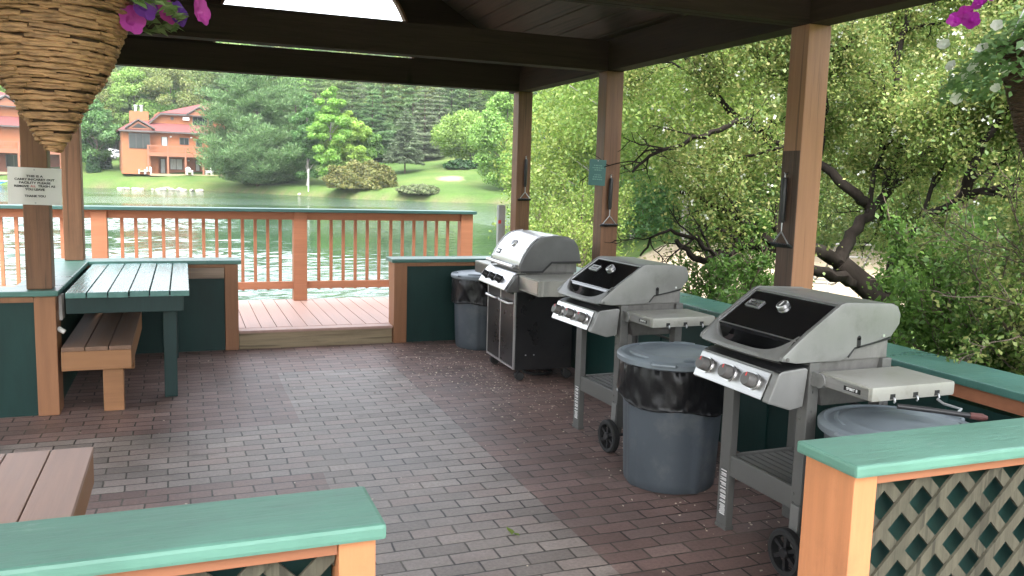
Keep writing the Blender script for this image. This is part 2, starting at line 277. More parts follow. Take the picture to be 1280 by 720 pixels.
def mat_ground():
    mt, nt, out = nodes('lawn_and_sand'); L = nt.links.new
    tc = N(nt, 'ShaderNodeTexCoord'); at = N(nt, 'ShaderNodeAttribute', attribute_name='sand'); at2 = N(nt, 'ShaderNodeAttribute', attribute_name='bank')
    n0 = N(nt, 'ShaderNodeTexNoise', Scale=.12, Detail=6., Roughness=.6); L(tc.outputs['Object'], n0.inputs['Vector'])
    n1 = N(nt, 'ShaderNodeTexNoise', Scale=5., Detail=6., Roughness=.7); L(tc.outputs['Object'], n1.inputs['Vector'])
    g1 = ramp(nt, [(.3, (.045, .088, .02)), (.5, (.066, .115, .027)), (.7, (.105, .137, .04))]); L(n0.outputs['Fac'], g1.inputs[0])
    v = ramp(nt, [(.3, (.7, .7, .7)), (.7, (1.2, 1.2, 1.2))]); L(n1.outputs['Fac'], v.inputs[0])
    c = mixc(nt, g1.outputs[0], v.outputs[0], .8, 'MULTIPLY')
    s1 = ramp(nt, [(.3, (.27, .21, .15)), (.5, (.38, .31, .22)), (.75, (.47, .40, .30))]); L(n1.outputs['Fac'], s1.inputs[0])
    ad = N(nt, 'ShaderNodeMath', operation='MULTIPLY_ADD'); L(n0.outputs['Fac'], ad.inputs[0]); ad.inputs[1].default_value = .5; L(at.outputs['Fac'], ad.inputs[2])
    rs = ramp(nt, [(.66, (0, 0, 0)), (.82, (1, 1, 1))]); L(ad.outputs[0], rs.inputs[0])
    c = mixc(nt, c, s1.outputs[0], rs.outputs[0])
    e1 = ramp(nt, [(.3, (.06, .05, .03)), (.7, (.16, .13, .08))]); L(n1.outputs['Fac'], e1.inputs[0])
    c = mixc(nt, c, e1.outputs[0], at2.outputs['Fac'])
    b = N(nt, 'ShaderNodeBsdfPrincipled', Roughness=.95); b.inputs['Specular IOR Level'].default_value = .15
    L(c, b.inputs['Base Color'])
    bp = N(nt, 'ShaderNodeBump', Strength=.6, Distance=.06); L(n1.outputs['Fac'], bp.inputs['Height']); L(bp.outputs[0], b.inputs['Normal'])
    L(b.outputs[0], out.inputs[0]); return mt
M['ground'] = mat_ground()

def mat_water(dist=.13):
    mt, nt, out = nodes('rippled_lake'); L = nt.links.new
    tc = N(nt, 'ShaderNodeTexCoord'); mp = N(nt, 'ShaderNodeMapping'); mp.inputs['Scale'].default_value = (.75, 1.25, 1); mp.inputs['Rotation'].default_value = (0, 0, rad(-12))
    L(tc.outputs['Object'], mp.inputs[0])
    a = N(nt, 'ShaderNodeTexNoise', Scale=2.6, Detail=4., Roughness=.55, Distortion=.6); L(mp.outputs[0], a.inputs['Vector'])
    b2 = N(nt, 'ShaderNodeTexNoise', Scale=.5, Detail=2.); L(mp.outputs[0], b2.inputs['Vector'])
    # gust patches: calm and ruffled water
    g = N(nt, 'ShaderNodeTexNoise', Scale=.028, Detail=3., Roughness=.5); 
    mg = N(nt, 'ShaderNodeMapping'); mg.inputs['Scale'].default_value = (.6, 1.9, 1); mg.inputs['Rotation'].default_value = (0, 0, rad(-20)); L(tc.outputs['Object'], mg.inputs[0]); L(mg.outputs[0], g.inputs['Vector'])
    gr = N(nt, 'ShaderNodeMapRange'); gr.inputs['From Min'].default_value = .40; gr.inputs['From Max'].default_value = .58; gr.inputs['To Min'].default_value = .25; gr.inputs['To Max'].default_value = 1.; L(g.outputs['Fac'], gr.inputs[0])
    h = N(nt, 'ShaderNodeMath', operation='MULTIPLY_ADD'); L(b2.outputs['Fac'], h.inputs[0]); h.inputs[1].default_value = 1.2; L(a.outputs['Fac'], h.inputs[2])
    bp = N(nt, 'ShaderNodeBump', Distance=dist); L(h.outputs[0], bp.inputs['Height']); L(gr.outputs[0], bp.inputs['Strength'])
    b = N(nt, 'ShaderNodeBsdfPrincipled', Roughness=.06); b.inputs['Base Color'].default_value = (.022, .052, .030, 1); b.inputs['IOR'].default_value = 1.333
    L(bp.outputs[0], b.inputs['Normal']); L(b.outputs[0], out.inputs[0]); return mt
M['water'] = mat_water(); M['water2'] = mat_water(.03)

# ------------------------------------------------------------------ objects
ORG = {}
def _tag(o, label, cat, group, kind):
    if label: o['label'] = label
    if cat: o['category'] = cat
    if group: o['group'] = group
    if kind: o['kind'] = kind
def thing(name, label, cat, loc=(0, 0, 0), group=None):
    o = bpy.data.objects.new(name, None); COL.objects.link(o); o.location = loc; o.empty_display_size = .1
    _tag(o, label, cat, group, None); ORG[o] = Vector(loc); return o
def link_mesh(name, me, mat, parent=None, loc=None, label=None, cat=None, group=None, kind=None):
    o = bpy.data.objects.new(name, me); COL.objects.link(o)
    if mat and not me.materials: me.materials.append(mat)
    if parent: o.parent = parent; ORG[o] = ORG[parent]
    else: o.location = loc or (0, 0, 0); ORG[o] = Vector(loc or (0, 0, 0))
    _tag(o, label, cat, group, kind); return o
def dup(o, parent=None):
    c = o.copy(); COL.objects.link(c)
    if parent: c.parent = parent
    ORG[c] = ORG.get(o, Vector())
    for ch in list(o.children): dup(ch, c)
    return c
def place(o, loc, rz=0, s=1, label=None, group=None):
    o.location = loc; o.rotation_euler = (0, 0, rz); o.scale = (s, s, s) if not hasattr(s, '__len__') else s
    if label: o['label'] = label
    if group: o['group'] = group
    return o

class MB:
    def __init__(s): s.b = bmesh.new(); s.M = Matrix.Identity(4)
    def v(s, p): return s.b.verts.new(s.M @ Vector(p))
    def f(s, vs):
        try: return s.b.faces.new(vs)
        except ValueError: return None
    def hexa(s, P, bev=0):
        vs = [s.v(p) for p in P]
        fs = [s.f([vs[i] for i in q]) for q in ((0, 3, 2, 1), (4, 5, 6, 7), (0, 1, 5, 4), (1, 2, 6, 5), (2, 3, 7, 6), (3, 0, 4, 7))]
        if bev:
            es = list({e for f in fs for e in f.edges})
            bmesh.ops.bevel(s.b, geom=es, offset=bev, segments=2, affect='EDGES', profile=.6, clamp_overlap=True)
        return s
    def box(s, x0, x1, y0, y1, z0, z1, bev=0):
        return s.hexa([(x0, y0, z0), (x1, y0, z0), (x1, y1, z0), (x0, y1, z0), (x0, y0, z1), (x1, y0, z1), (x1, y1, z1), (x0, y1, z1)], bev)
    def prism(s, prof, a0, a1, axis='y', bev=0):
        """profile polygon extruded: axis y -> prof is (x,z); axis x -> (y,z); axis z -> (x,y)"""
        mk = {'y': lambda p, a: (p[0], a, p[1]), 'x': lambda p, a: (a, p[0], p[1]), 'z': lambda p, a: (p[0], p[1], a)}[axis]
        A = [s.v(mk(p, a0)) for p in prof]; B = [s.v(mk(p, a1)) for p in prof]; n = len(prof); fs = []
        fs.append(s.f(A)); fs.append(s.f(B[::-1]))
        for i in range(n): fs.append(s.f([A[i], B[i], B[(i+1) % n], A[(i+1) % n]]))
        if bev:
            es = list({e for f in fs if f for e in f.edges})
            bmesh.ops.bevel(s.b, geom=es, offset=bev, segments=2, affect='EDGES', profile=.6, clamp_overlap=True)
        return s
    def strip(s, prof, a0, a1, axis='y'):
        mk = {'y': lambda p, a: (p[0], a, p[1]), 'x': lambda p, a: (a, p[0], p[1])}[axis]
        A = [s.v(mk(p, a0)) for p in prof]; B = [s.v(mk(p, a1)) for p in prof]
        for i in range(len(prof)-1): s.f([A[i], B[i], B[i+1], A[i+1]])
        return s
    def tube(s, pts, r, n=8, cap=True):
        pts = [Vector(p) for p in pts]; rs = r if hasattr(r, '__len__') else [r]*len(pts); prev = None; rings = []
        for i, p in enumerate(pts):
            d = (pts[min(i+1, len(pts)-1)]-pts[max(i-1, 0)])
            if d.length < 1e-9: d = Vector((0, 0, 1))
            d.normalize()
            a = prev - d*prev.dot(d) if prev is not None else d.orthogonal()
            if a.length < 1e-6: a = d.orthogonal()
            a.normalize(); prev = a; b = d.cross(a)
            rings.append([s.v(p+(a*math.cos(t)+b*math.sin(t))*rs[i]) for t in [2*math.pi*k/n for k in range(n)]])
        for A, B in zip(rings, rings[1:]):
            for k in range(n): s.f([A[k], A[(k+1) % n], B[(k+1) % n], B[k]])
        if cap: s.f(rings[0][::-1]); s.f(rings[-1])
        return s
    def lathe(s, prof, c=(0, 0, 0), n=40, wob=None):
        rings = []
        for r, z in prof:
            if r < 1e-6: rings.append([s.v((c[0], c[1], c[2]+z))])
            else: rings.append([s.v((c[0]+(r*(wob(t, z) if wob else 1))*math.cos(t), c[1]+(r*(wob(t, z) if wob else 1))*math.sin(t), c[2]+z)) for t in [2*math.pi*k/n for k in range(n)]])
        for A, B in zip(rings, rings[1:]):
            for k in range(n):
                k2 = (k+1) % n
                if len(A) == 1 and len(B) == 1: continue
                if len(A) == 1: s.f([A[0], B[k2], B[k]])
                elif len(B) == 1: s.f([A[k], A[k2], B[0]])
                else: s.f([A[k], A[k2], B[k2], B[k]])
        return s
    def cyl(s, p, q, r, n=20): return s.tube([p, q], r, n)
    def blob(s, c, r, seed=0, sub=2, amp=.25, flat=1.):
        rnd = random.Random(seed); tmp = bmesh.new(); bmesh.ops.create_icosphere(tmp, subdivisions=sub, radius=1)
        k = [Vector((rnd.gauss(0, 1), rnd.gauss(0, 1), rnd.gauss(0, 1))).normalized() for _ in range(9)]; o = [rnd.uniform(.5, .95) for _ in k]
        mp = {}
        for v in tmp.verts:
            d = v.co.normalized(); q = 1.
            for kk, oo in zip(k, o):
                e = d.dot(kk)
                if e > oo: q = min(q, oo/e)
            q *= 1+rnd.uniform(-amp, amp)*.15
            mp[v] = s.v((c[0]+d.x*q*r[0], c[1]+d.y*q*r[1], c[2]+d.z*q*r[2]))
        for f in tmp.faces: s.f([mp[v] for v in f.verts])
        tmp.free(); return s
    def obj(s, name, mat, parent=None, smooth=False, loc=None, **kw):
        og = ORG[parent] if parent else Vector(loc or (0, 0, 0))
        if og.length: bmesh.ops.translate(s.b, verts=s.b.verts, vec=-og)
        bmesh.ops.recalc_face_normals(s.b, faces=s.b.faces)
        me = bpy.data.meshes.new(name); s.b.to_mesh(me); s.b.free()
        if smooth:
            me.polygons.foreach_set('use_smooth', [True]*len(me.polygons))
            try: me.set_sharp_from_angle(angle=rad(smooth if smooth is not True else 40))
            except Exception: pass
        return link_mesh(name, me, mat, parent, loc, **kw)

def np_mesh(name, V, F4):
    me = bpy.data.meshes.new(name); n = len(F4); k = F4.shape[1]
    me.vertices.add(len(V)); me.vertices.foreach_set('co', np.ascontiguousarray(V, np.float32).ravel())
    me.loops.add(n*k); me.loops.foreach_set('vertex_index', np.ascontiguousarray(F4, np.int32).ravel())
    me.polygons.add(n); me.polygons.foreach_set('loop_start', np.arange(n, dtype=np.int32)*k)
    me.update(calc_edges=True); me.validate(); return me
def nrm(a): return a/np.maximum(np.linalg.norm(a, axis=1, keepdims=True), 1e-9)
def leaf_mesh(name, C, D, Nn, Lh, Wh, fold=.25):
    """one small folded diamond per leaf. C centre, D long axis, Nn up, Lh/Wh half sizes"""
    D = nrm(D); S = nrm(np.cross(D, Nn)); U = np.cross(S, D)
    Lh = np.asarray(Lh).reshape(-1, 1); Wh = np.asarray(Wh).reshape(-1, 1)
    a = C-D*Lh; b = C+S*Wh+U*Wh*fold-D*Lh*.1; c = C+D*Lh; d = C-S*Wh+U*Wh*fold-D*Lh*.1
    V = np.stack([a, b, c, d], 1).reshape(-1, 3); n = len(C)
    return np_mesh(name, V, np.arange(n*4).reshape(n, 4))
def rdir(rng, n): return nrm(rng.normal(size=(n, 3)))

# text -------------------------------------------------------------
def text(name, s, size, M4, mat, parent, bold=0.0, align='CENTER', ext=.0004, fit=None):
    cu = bpy.data.curves.new(name, 'FONT'); cu.body = s; cu.size = size; cu.align_x = align; cu.align_y = 'CENTER'; cu.extrude = ext; cu.offset = bold; cu.resolution_u = 3
    tmp = bpy.data.objects.new('tmp_text', cu); COL.objects.link(tmp); dg = bpy.context.evaluated_depsgraph_get(); dg.update()
    me = bpy.data.meshes.new_from_object(tmp.evaluated_get(dg)); bpy.data.objects.remove(tmp); me.name = name
    if fit:
        xs_ = [v.co.x for v in me.vertices]; M4 = M4 @ Matrix.Diagonal((fit/(max(xs_)-min(xs_)), 1, 1, 1))
    M4 = Matrix.Translation(-ORG[parent]) @ M4
    me.transform(M4); me.materials.clear()
    return link_mesh(name, me, mat, parent)
def frame4(o, x, y):
    x = Vector(x).normalized(); y = Vector(y); z = x.cross(y).normalized(); y = z.cross(x)
    q = Matrix((x, y, z)).transposed().to_4x4(); q.translation = o; return q

# ------------------------------------------------------------------ world, sun
SUN_EL, SUN_AZ = 60, 200      # azimuth clockwise from +Y: behind the camera, a little to the left
w = bpy.data.worlds.new('World'); SC.world = w; w.use_nodes = True
nt = w.node_tree; nt.nodes.clear(); L = nt.links.new
wo = nt.nodes.new('ShaderNodeOutputWorld'); bg = nt.nodes.new('ShaderNodeBackground'); bg.inputs[1].default_value = .14
sky = nt.nodes.new('ShaderNodeTexSky'); sky.sky_type = 'NISHITA'; sky.sun_disc = False; sky.sun_elevation = rad(SUN_EL); sky.sun_rotation = rad(SUN_AZ); sky.dust_density = 4; sky.air_density = 1.2
hs = nt.nodes.new('ShaderNodeHueSaturation'); hs.inputs['Saturation'].default_value = .30; hs.inputs['Value'].default_value = 4.2
tcw = nt.nodes.new('ShaderNodeTexCoord'); mpw = nt.nodes.new('ShaderNodeMapping'); mpw.inputs['Scale'].default_value = (1, 1, 2.6)
cl = nt.nodes.new('ShaderNodeTexNoise'); cl.inputs['Scale'].default_value = 2.2; cl.inputs['Detail'].default_value = 6
L(tcw.outputs['Generated'], mpw.inputs[0]); L(mpw.outputs[0], cl.inputs['Vector'])
clr = nt.nodes.new('ShaderNodeMapRange'); clr.inputs['From Min'].default_value = .3; clr.inputs['From Max'].default_value = .7; clr.inputs['To Min'].default_value = .8; clr.inputs['To Max'].default_value = 1.35
L(cl.outputs['Fac'], clr.inputs[0])
vm = nt.nodes.new('ShaderNodeVectorMath'); vm.operation = 'SCALE'
L(sky.outputs[0], hs.inputs['Color']); L(hs.outputs[0], vm.inputs[0]); L(clr.outputs[0], vm.inputs['Scale']); L(vm.outputs[0], bg.inputs[0]); L(bg.outputs[0], wo.inputs[0])
sl = bpy.data.lights.new('sun', 'SUN'); sl.energy = 1.5; sl.angle = rad(20); sl.color = (1, .95, .86)
so = bpy.data.objects.new('sun', sl); COL.objects.link(so); so.location = (0, -20, 40)
az = rad(SUN_AZ); sd = Vector((math.sin(az)*math.cos(rad(SUN_EL)), math.cos(az)*math.cos(rad(SUN_EL)), math.sin(rad(SUN_EL))))
so.rotation_euler = sd.to_track_quat('Z', 'Y').to_euler()
SC.view_settings.view_transform = 'Standard'; SC.view_settings.look = 'None'; SC.view_settings.exposure = .86; SC.view_settings.gamma = 1
SC.cycles.max_bounces = 8; SC.cycles.diffuse_bounces = 4; SC.cycles.glossy_bounces = 4; SC.cycles.transmission_bounces = 4; SC.cycles.transparent_max_bounces = 6
SC.cycles.use_denoising = True
SC.cycles.sample_clamp_indirect = 6

# ------------------------------------------------------------------ terrain and water
WZ = -1.2
shore_px = [(-260, 222), (-120, 226), (0, 231), (60, 233), (105, 234.5), (160, 236), (200, 237.5), (270, 239), (310, 241), (345, 243), (400, 246), (450, 249), (490, 250.5), (520, 251.5), (560, 253), (600, 254), (640, 255)]
poly = [(p.x, p.y) for p in (onz(u, v, WZ) for u, v in shore_px)]
poly += [(52, 88), (42, 72), (30, 56), (22, 43), (17, 33), (12.5, 24), (9.5, 17), (7, 12.5), (5, 10.2), (4, 8.8), (1, 8.4), (-6, 8.2), (-40, 2), (-130, -10), (-160, 40)]
POLY = np.array(poly)
def sdist(X, Y):
    """signed distance to the lake edge: positive on land"""
    P = np.stack([X, Y], -1); A = POLY; B = np.roll(POLY, -1, 0); best = np.full(X.shape, 1e9); ins = np.zeros(X.shape, bool)
    for a, b in zip(A, B):
        e = b-a; t = np.clip(((P-a)@e)/(e@e), 0, 1); d = np.hypot(P[..., 0]-a[0]-t*e[0], P[..., 1]-a[1]-t*e[1]); best = np.minimum(best, d)
        c = ((a[1] > Y) != (b[1] > Y)) & (X < (b[0]-a[0])*(Y-a[1])/(b[1]-a[1]+1e-12)+a[0]); ins ^= c
    return np.where(ins, -best, best)
def hgt(X, Y):
    X = np.asarray(X, float); Y = np.asarray(Y, float); s = sdist(X, Y); r = np.hypot(X, Y)
    nearv = WZ + np.clip(s, 0, 2)*.52
    farv = WZ + .72*np.clip(s/1.4, 0, 1) + .155*np.clip(s, 0, 36) + .34*np.clip(s-34, 0, 110)
    k = np.clip((r-30)/40, 0, 1); k = k*k*(3-2*k)
    land = nearv*(1-k)+farv*k + .12*np.sin(X*.21)*np.sin(Y*.17)*np.clip(r/40, 0, 1)
    return np.where(s > 0, land, WZ-np.clip(-s*.5, 0, 2))
def hz(x, y): return float(hgt(np.array([x]), np.array([y]))[0])
xs = np.concatenate([np.arange(-170, -30, 2.5), np.arange(-30, 40, 1.), np.arange(40, 190, 2.5)]); ys = np.concatenate([np.arange(-40, 0, 2.5), np.arange(0, 40, 1.), np.arange(40, 90, 2.5), np.arange(90, 130, 1.25), np.arange(130, 290, 3)])
GX, GY = np.meshgrid(xs, ys); GZ = hgt(GX, GY)
GZ = np.where((GX > -5) & (GX < 3.5) & (GY > -4) & (GY < 8.2), -.35, GZ)
nx, ny = len(xs), len(ys); V = np.stack([GX.ravel(), GY.ravel(), GZ.ravel()], 1)
I = np.arange(nx*ny).reshape(ny, nx); F = np.stack([I[:-1, :-1], I[:-1, 1:], I[1:, 1:], I[1:, :-1]], -1).reshape(-1, 4)
me = np_mesh('ground', V, F)
SD = sdist(GX, GY); R_ = np.hypot(GX, GY); AZ = np.degrees(np.arctan2(GX, GY))
sand = np.clip((1-np.abs(R_-20)/9)*2.2, 0, 1)*np.clip((AZ-24)/6, 0, 1)*np.clip((62-AZ)/8, 0, 1)
c0 = far(565, 235, 112); sand = np.maximum(sand, .62*np.clip(1-np.hypot(GX-c0.x, (GY-c0.y)*.8)/6, 0, 1))
bank = np.clip(1-np.abs(SD)/.9, 0, 1)*np.clip((R_-30)/10, 0, 1)*.8
for nm, arr in (('sand', sand), ('bank', bank)):
    at = me.attributes.new(nm, 'FLOAT', 'POINT'); at.data.foreach_set('value', arr.ravel().astype(np.float32))
me.polygons.foreach_set('use_smooth', [True]*len(me.polygons))
link_mesh('ground', me, M['ground'], kind='structure', label='grass lawn and sandy ground around the lake')
MB().hexa([(-170, 5, WZ-2.6), (80, 5, WZ-2.6), (80, 175, WZ-2.6), (-170, 175, WZ-2.6), (-170, 5, WZ), (80, 5, WZ), (80, 175, WZ), (-170, 175, WZ)]).obj('lake_water', M['water'], kind='structure', label='rippled silver green lake')
mb = MB(); mb.box(-4.5, 3.12, -3, 7.955, -.3, 0); mb.obj('brick_floor', M['brick'], kind='structure', label='brick paved floor with grey strips between red areas')

wx = np.arange(-24, 17, .085); wy = np.concatenate([np.arange(9.2, 28, .075), np.arange(28, 75, .14)])
WX, WY = np.meshgrid(wx, wy); rngw = np.random.default_rng(1); WH = np.zeros_like(WX)
for k in range(40):
    lam = .26*(4.5**rngw.random()); th = rngw.normal(1.9, .75); kk = 2*np.pi/lam; WH += (.24/np.sqrt(23))*(1/kk)*np.sin(kk*(WX*np.cos(th)+WY*np.sin(th))+rngw.uniform(0, 6.28))
patch = .62+.55*np.sin(WX*.16+WY*.09+1.)*np.sin(WY*.21-WX*.07)+.25*np.sin(WY*.9+WX*.13)
WH *= np.clip(patch, .12, 1.15)*np.clip((75-WY)/25, 0, 1)
WH *= 1-.8*np.clip((WX-(.02*WY+.5))/4, 0, 1)*np.clip((WY-16)/9, 0, 1)
WH *= 1-.55*np.clip((WY-34)/12, 0, 1)*np.clip((WX+2)/6, 0, 1)
WV = np.stack([WX.ravel(), WY.ravel(), WZ+.05+WH.ravel()], 1); WI = np.arange(WX.size).reshape(WX.shape)
wm = np_mesh('lake_water', WV, np.stack([WI[:-1, :-1], WI[:-1, 1:], WI[1:, 1:], WI[1:, :-1]], -1).reshape(-1, 4)); wm.polygons.foreach_set('use_smooth', [True]*len(wm.polygons))
link_mesh('lake_water', wm, M['water2'], kind='structure', label='ruffled silver water beyond the deck')

# ------------------------------------------------------------------ pavilion
XL, XR, Y1, Y2, Y3, HB = -.795, 3.1215, 3.78, 6.10, 7.99, 2.467
HC = .817
pav = thing('pavilion', 'dark brown timber pavilion roof on square posts with arched far gable', 'pavilion', (1.163, 5, 0))
def post(x, y, w, z0, label=None, mat=None):
    mb = MB(); mb.box(x, x+w, y, y+.147, z0, HB, .006); return mb.obj('post', mat or M['post'], pav, label=label)
for y in (Y2, Y3): post(XR, y, .148, HC+.002)
pf = post(XR, Y1, .148, HC+.002, 'post toned tan orange for its lit front, with a darker stained patch on its inner face', wood('tan_orange_post', (.33, .165, .088), axis='z', rough=.5, var=.12, bump=.15))  # whole post coloured lighter to stand in for sky light on its front
mb = MB(); mb.box(XR-.0035, XR+.001, Y1+.003, Y1+.145, HC+.003, 1.80); mb.obj('stained_patch', wood('grease_stained_wood', (.085, .05, .035), axis='z', rough=.6), pf)
for y in (Y2, Y3): post(XL-.147, y, .147, HC+.002)
post(XL-.147, Y1, .147, 0); post(XR, 1.5, .148, 0); post(XL-.147, 1.5, .147, 0)
def beamx(y, z0, z1, x0=XL-.15, x1=XR+.15):
    mb = MB(); mb.box(x0, x1, y+.01, y+.075, z0, z1, .004); mb.box(x0, x1, y+.078, y+.137, z0, z1-.002, .004); mb.obj('cross_beam', M['beam'], pav)
beamx(Y2, 2.469, 2.697); beamx(Y3, 2.469, 2.705); beamx(Y1, 2.469, 2.697); beamx(1.5, 2.469, 2.697)
for x in (XL-.147, XR):
    mb = MB(); mb.box(x+.005, x+.14, 1.3, Y3+.45, HB+.004 if False else 2.471, 2.70, .004)
    mb.b.free(); mb = MB()
    segs = [1.3, 1.5, Y1, Y2, Y3, Y3+.45]
    ys_ = [1.2, 1.505+.0, Y1+.003, Y2+.003, Y3+.003, Y3+.5]
    for a, b in ((.4, 1.508), (1.64, Y1+.008), (Y1+.14, Y2+.008), (Y2+.14, Y3+.008), (Y3+.14, Y3+.3)):
        mb.box(x+.004, x+.14, a, b, 2.468, 2.71, .004)
    mb.obj('eave_beam', M['beamy'], pav)
XC, ZE, ZR = 1.163, 2.715, 3.98
FY = -.5  # unseen front roof edge, carried forward to keep sun off the near walls
sl_ = (ZR-ZE)/(XR+.13-XC)
mbc, mbr = MB(), MB()
for sgn in (-1, 1):
    n = 17; run = (XR+.32)-XC
    for i in range(n):
        a, b = run*i/n, run*(i+1)/n-.010
        za, zb = ZR-sl_*a, ZR-sl_*b
        xa, xb = XC+sgn*a, XC+sgn*b
        mbc.hexa([(xa, FY, za), (xb, FY, zb), (xb, Y3+.32, zb), (xa, Y3+.32, za), (xa, FY, za+.022), (xb, FY, zb+.022), (xb, Y3+.32, zb+.022), (xa, Y3+.32, za+.022)])
    xa, xb = XC, XC+sgn*(run+.05); za, zb = ZR+.026, ZR-sl_*(run+.05)+.026
    mbr.hexa([(xa, FY-.05, za), (xb, FY-.05, zb), (xb, Y3+.36, zb), (xa, Y3+.36, za), (xa, FY-.05, za+.06), (xb, FY-.05, zb+.06), (xb, Y3+.36, zb+.06), (xa, Y3+.36, za+.06)])
mbw = MB(); mbw.box(-5.5, -1.25, .3, 6.4, 2.56, 2.66); mbw.obj('added_shade_slab', M['ceil'], pav)  # unseen slab added to cut sky light on the posts' left faces
mbc.obj('ceiling_boards', M['ceil'], pav); mbr.obj('roof', M['roof'], pav)
# arched gable over the far beam
def gable(y):
    mb = MB(); n = 32; R = .895; zc = 2.708
    inner = [(XC+R*math.cos(math.pi*k/n), zc+R*math.sin(math.pi*k/n)) for k in range(n+1)]
    def outer(x, z):
        ang = math.atan2(z-zc, x-XC); dx, dz = math.cos(ang), math.sin(ang)
        t = (ZR-.005-zc)/(dz+sl_*abs(dx)); tz = 9
        return XC+dx*t, zc+dz*t
    O = [outer(*p) for p in inner]
    for yy0, yy1 in ((y, y+.045),):
        for k in range(n):
            a, b, c, d = inner[k], inner[k+1], O[k+1], O[k]
            mb.hexa([(a[0], yy0, a[1]), (b[0], yy0, b[1]), (c[0], yy0, c[1]), (d[0], yy0, d[1]), (a[0], yy1, a[1]), (b[0], yy1, b[1]), (c[0], yy1, c[1]), (d[0], yy1, d[1])])
    mb.obj('gable_panel', M['beam'], pav)
    mb = MB()
    for k in range(n):
        a, b = inner[k], inner[k+1]
        q = lambda p, s: (XC+(p[0]-XC)*s, zc+(p[1]-zc)*s)
        a2, b2 = q(a, .975), q(b, .975)
        mb.hexa([(a2[0], y-.03, a2[1]), (b2[0], y-.03, b2[1]), (b[0], y-.03, b[1]), (a[0], y-.03, a[1]), (a2[0], y+.06, a2[1]), (b2[0], y+.06, b2[1]), (b[0], y+.06, b[1]), (a[0], y+.06, a[1])])
    mb.obj('arch_trim', M['post'], pav)
gable(Y3+.05)

# ------------------------------------------------------------------ low counter walls
def topboard(mb, x0, x1, y0, y1, z1=HC, t=.036, bev=.008): mb.box(x0, x1, y0, y1, z1-t, z1, bev)
# wing wall with the sign post, far left
t = thing('counter_wall', 'low green panelled wall under the post with the paper sign', 'low wall', (-1.8, 6.1, 0))
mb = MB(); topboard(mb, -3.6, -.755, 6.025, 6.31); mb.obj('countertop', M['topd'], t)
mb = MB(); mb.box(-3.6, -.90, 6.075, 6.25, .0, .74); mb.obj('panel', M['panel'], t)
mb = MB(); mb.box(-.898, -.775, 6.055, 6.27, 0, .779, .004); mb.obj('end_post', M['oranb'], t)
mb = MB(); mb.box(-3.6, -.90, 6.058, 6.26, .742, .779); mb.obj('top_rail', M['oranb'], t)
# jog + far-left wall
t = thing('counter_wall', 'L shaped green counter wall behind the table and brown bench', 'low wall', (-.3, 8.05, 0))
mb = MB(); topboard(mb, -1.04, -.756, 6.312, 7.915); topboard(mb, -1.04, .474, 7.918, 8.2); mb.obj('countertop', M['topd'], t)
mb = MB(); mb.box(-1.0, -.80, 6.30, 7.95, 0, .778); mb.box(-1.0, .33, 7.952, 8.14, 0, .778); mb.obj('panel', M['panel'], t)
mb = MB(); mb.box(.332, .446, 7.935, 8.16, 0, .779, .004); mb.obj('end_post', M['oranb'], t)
mb = MB(); mb.box(-.79, .331, 7.938, 7.951, .752, .779); mb.obj('top_rail', M['oranb'], t)
mb = MB(); mb.box(-.05, .328, 7.925, 7.950, .655, .750, .003); mb.obj('bare_plank', M['greypl'], t)
mb = MB(); mb.box(-.775, -.757, 6.2, 6.32, .60, .765, .002); mb.obj('bare_bracket', M['offwhite'], t)
mb = MB(); mb.cyl((-.775, 6.12, .56), (-.735, 6.11, .535), .016, 10); mb.obj('white_pipe_end', M['offwhite'], t)
# far right section
t = thing('counter_wall', 'short dark green counter wall beside the deck step behind the far trash can', 'low wall', (2.45, 8.05, 0))
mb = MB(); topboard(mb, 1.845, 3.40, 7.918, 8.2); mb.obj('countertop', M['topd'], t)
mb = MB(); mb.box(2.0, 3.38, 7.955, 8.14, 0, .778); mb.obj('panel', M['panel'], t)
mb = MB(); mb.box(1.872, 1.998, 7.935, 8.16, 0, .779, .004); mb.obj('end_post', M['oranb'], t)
mb = MB(); mb.box(2.0, 3.38, 7.938, 7.953, .745, .779); mb.obj('top_rail', M['oranb'], t)
# long right wall behind the grills
t = thing('counter_wall', 'long dark green counter wall running behind the three grills', 'low wall', (3.24, 5, 0))
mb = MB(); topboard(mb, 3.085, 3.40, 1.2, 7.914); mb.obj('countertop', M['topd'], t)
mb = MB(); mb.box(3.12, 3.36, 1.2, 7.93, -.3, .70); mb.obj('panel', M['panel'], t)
mb = MB(); mb.box(3.104, 3.118, 1.2, 7.93, .722, .779); mb.obj('top_rail', M['oranx'], t)
mb = MB()
for k in range(11): mb.box(3.108, 3.118, 1.5+k*.6, 1.545+k*.6, .02, .718)
mb.obj('batten', M['panel'], t)
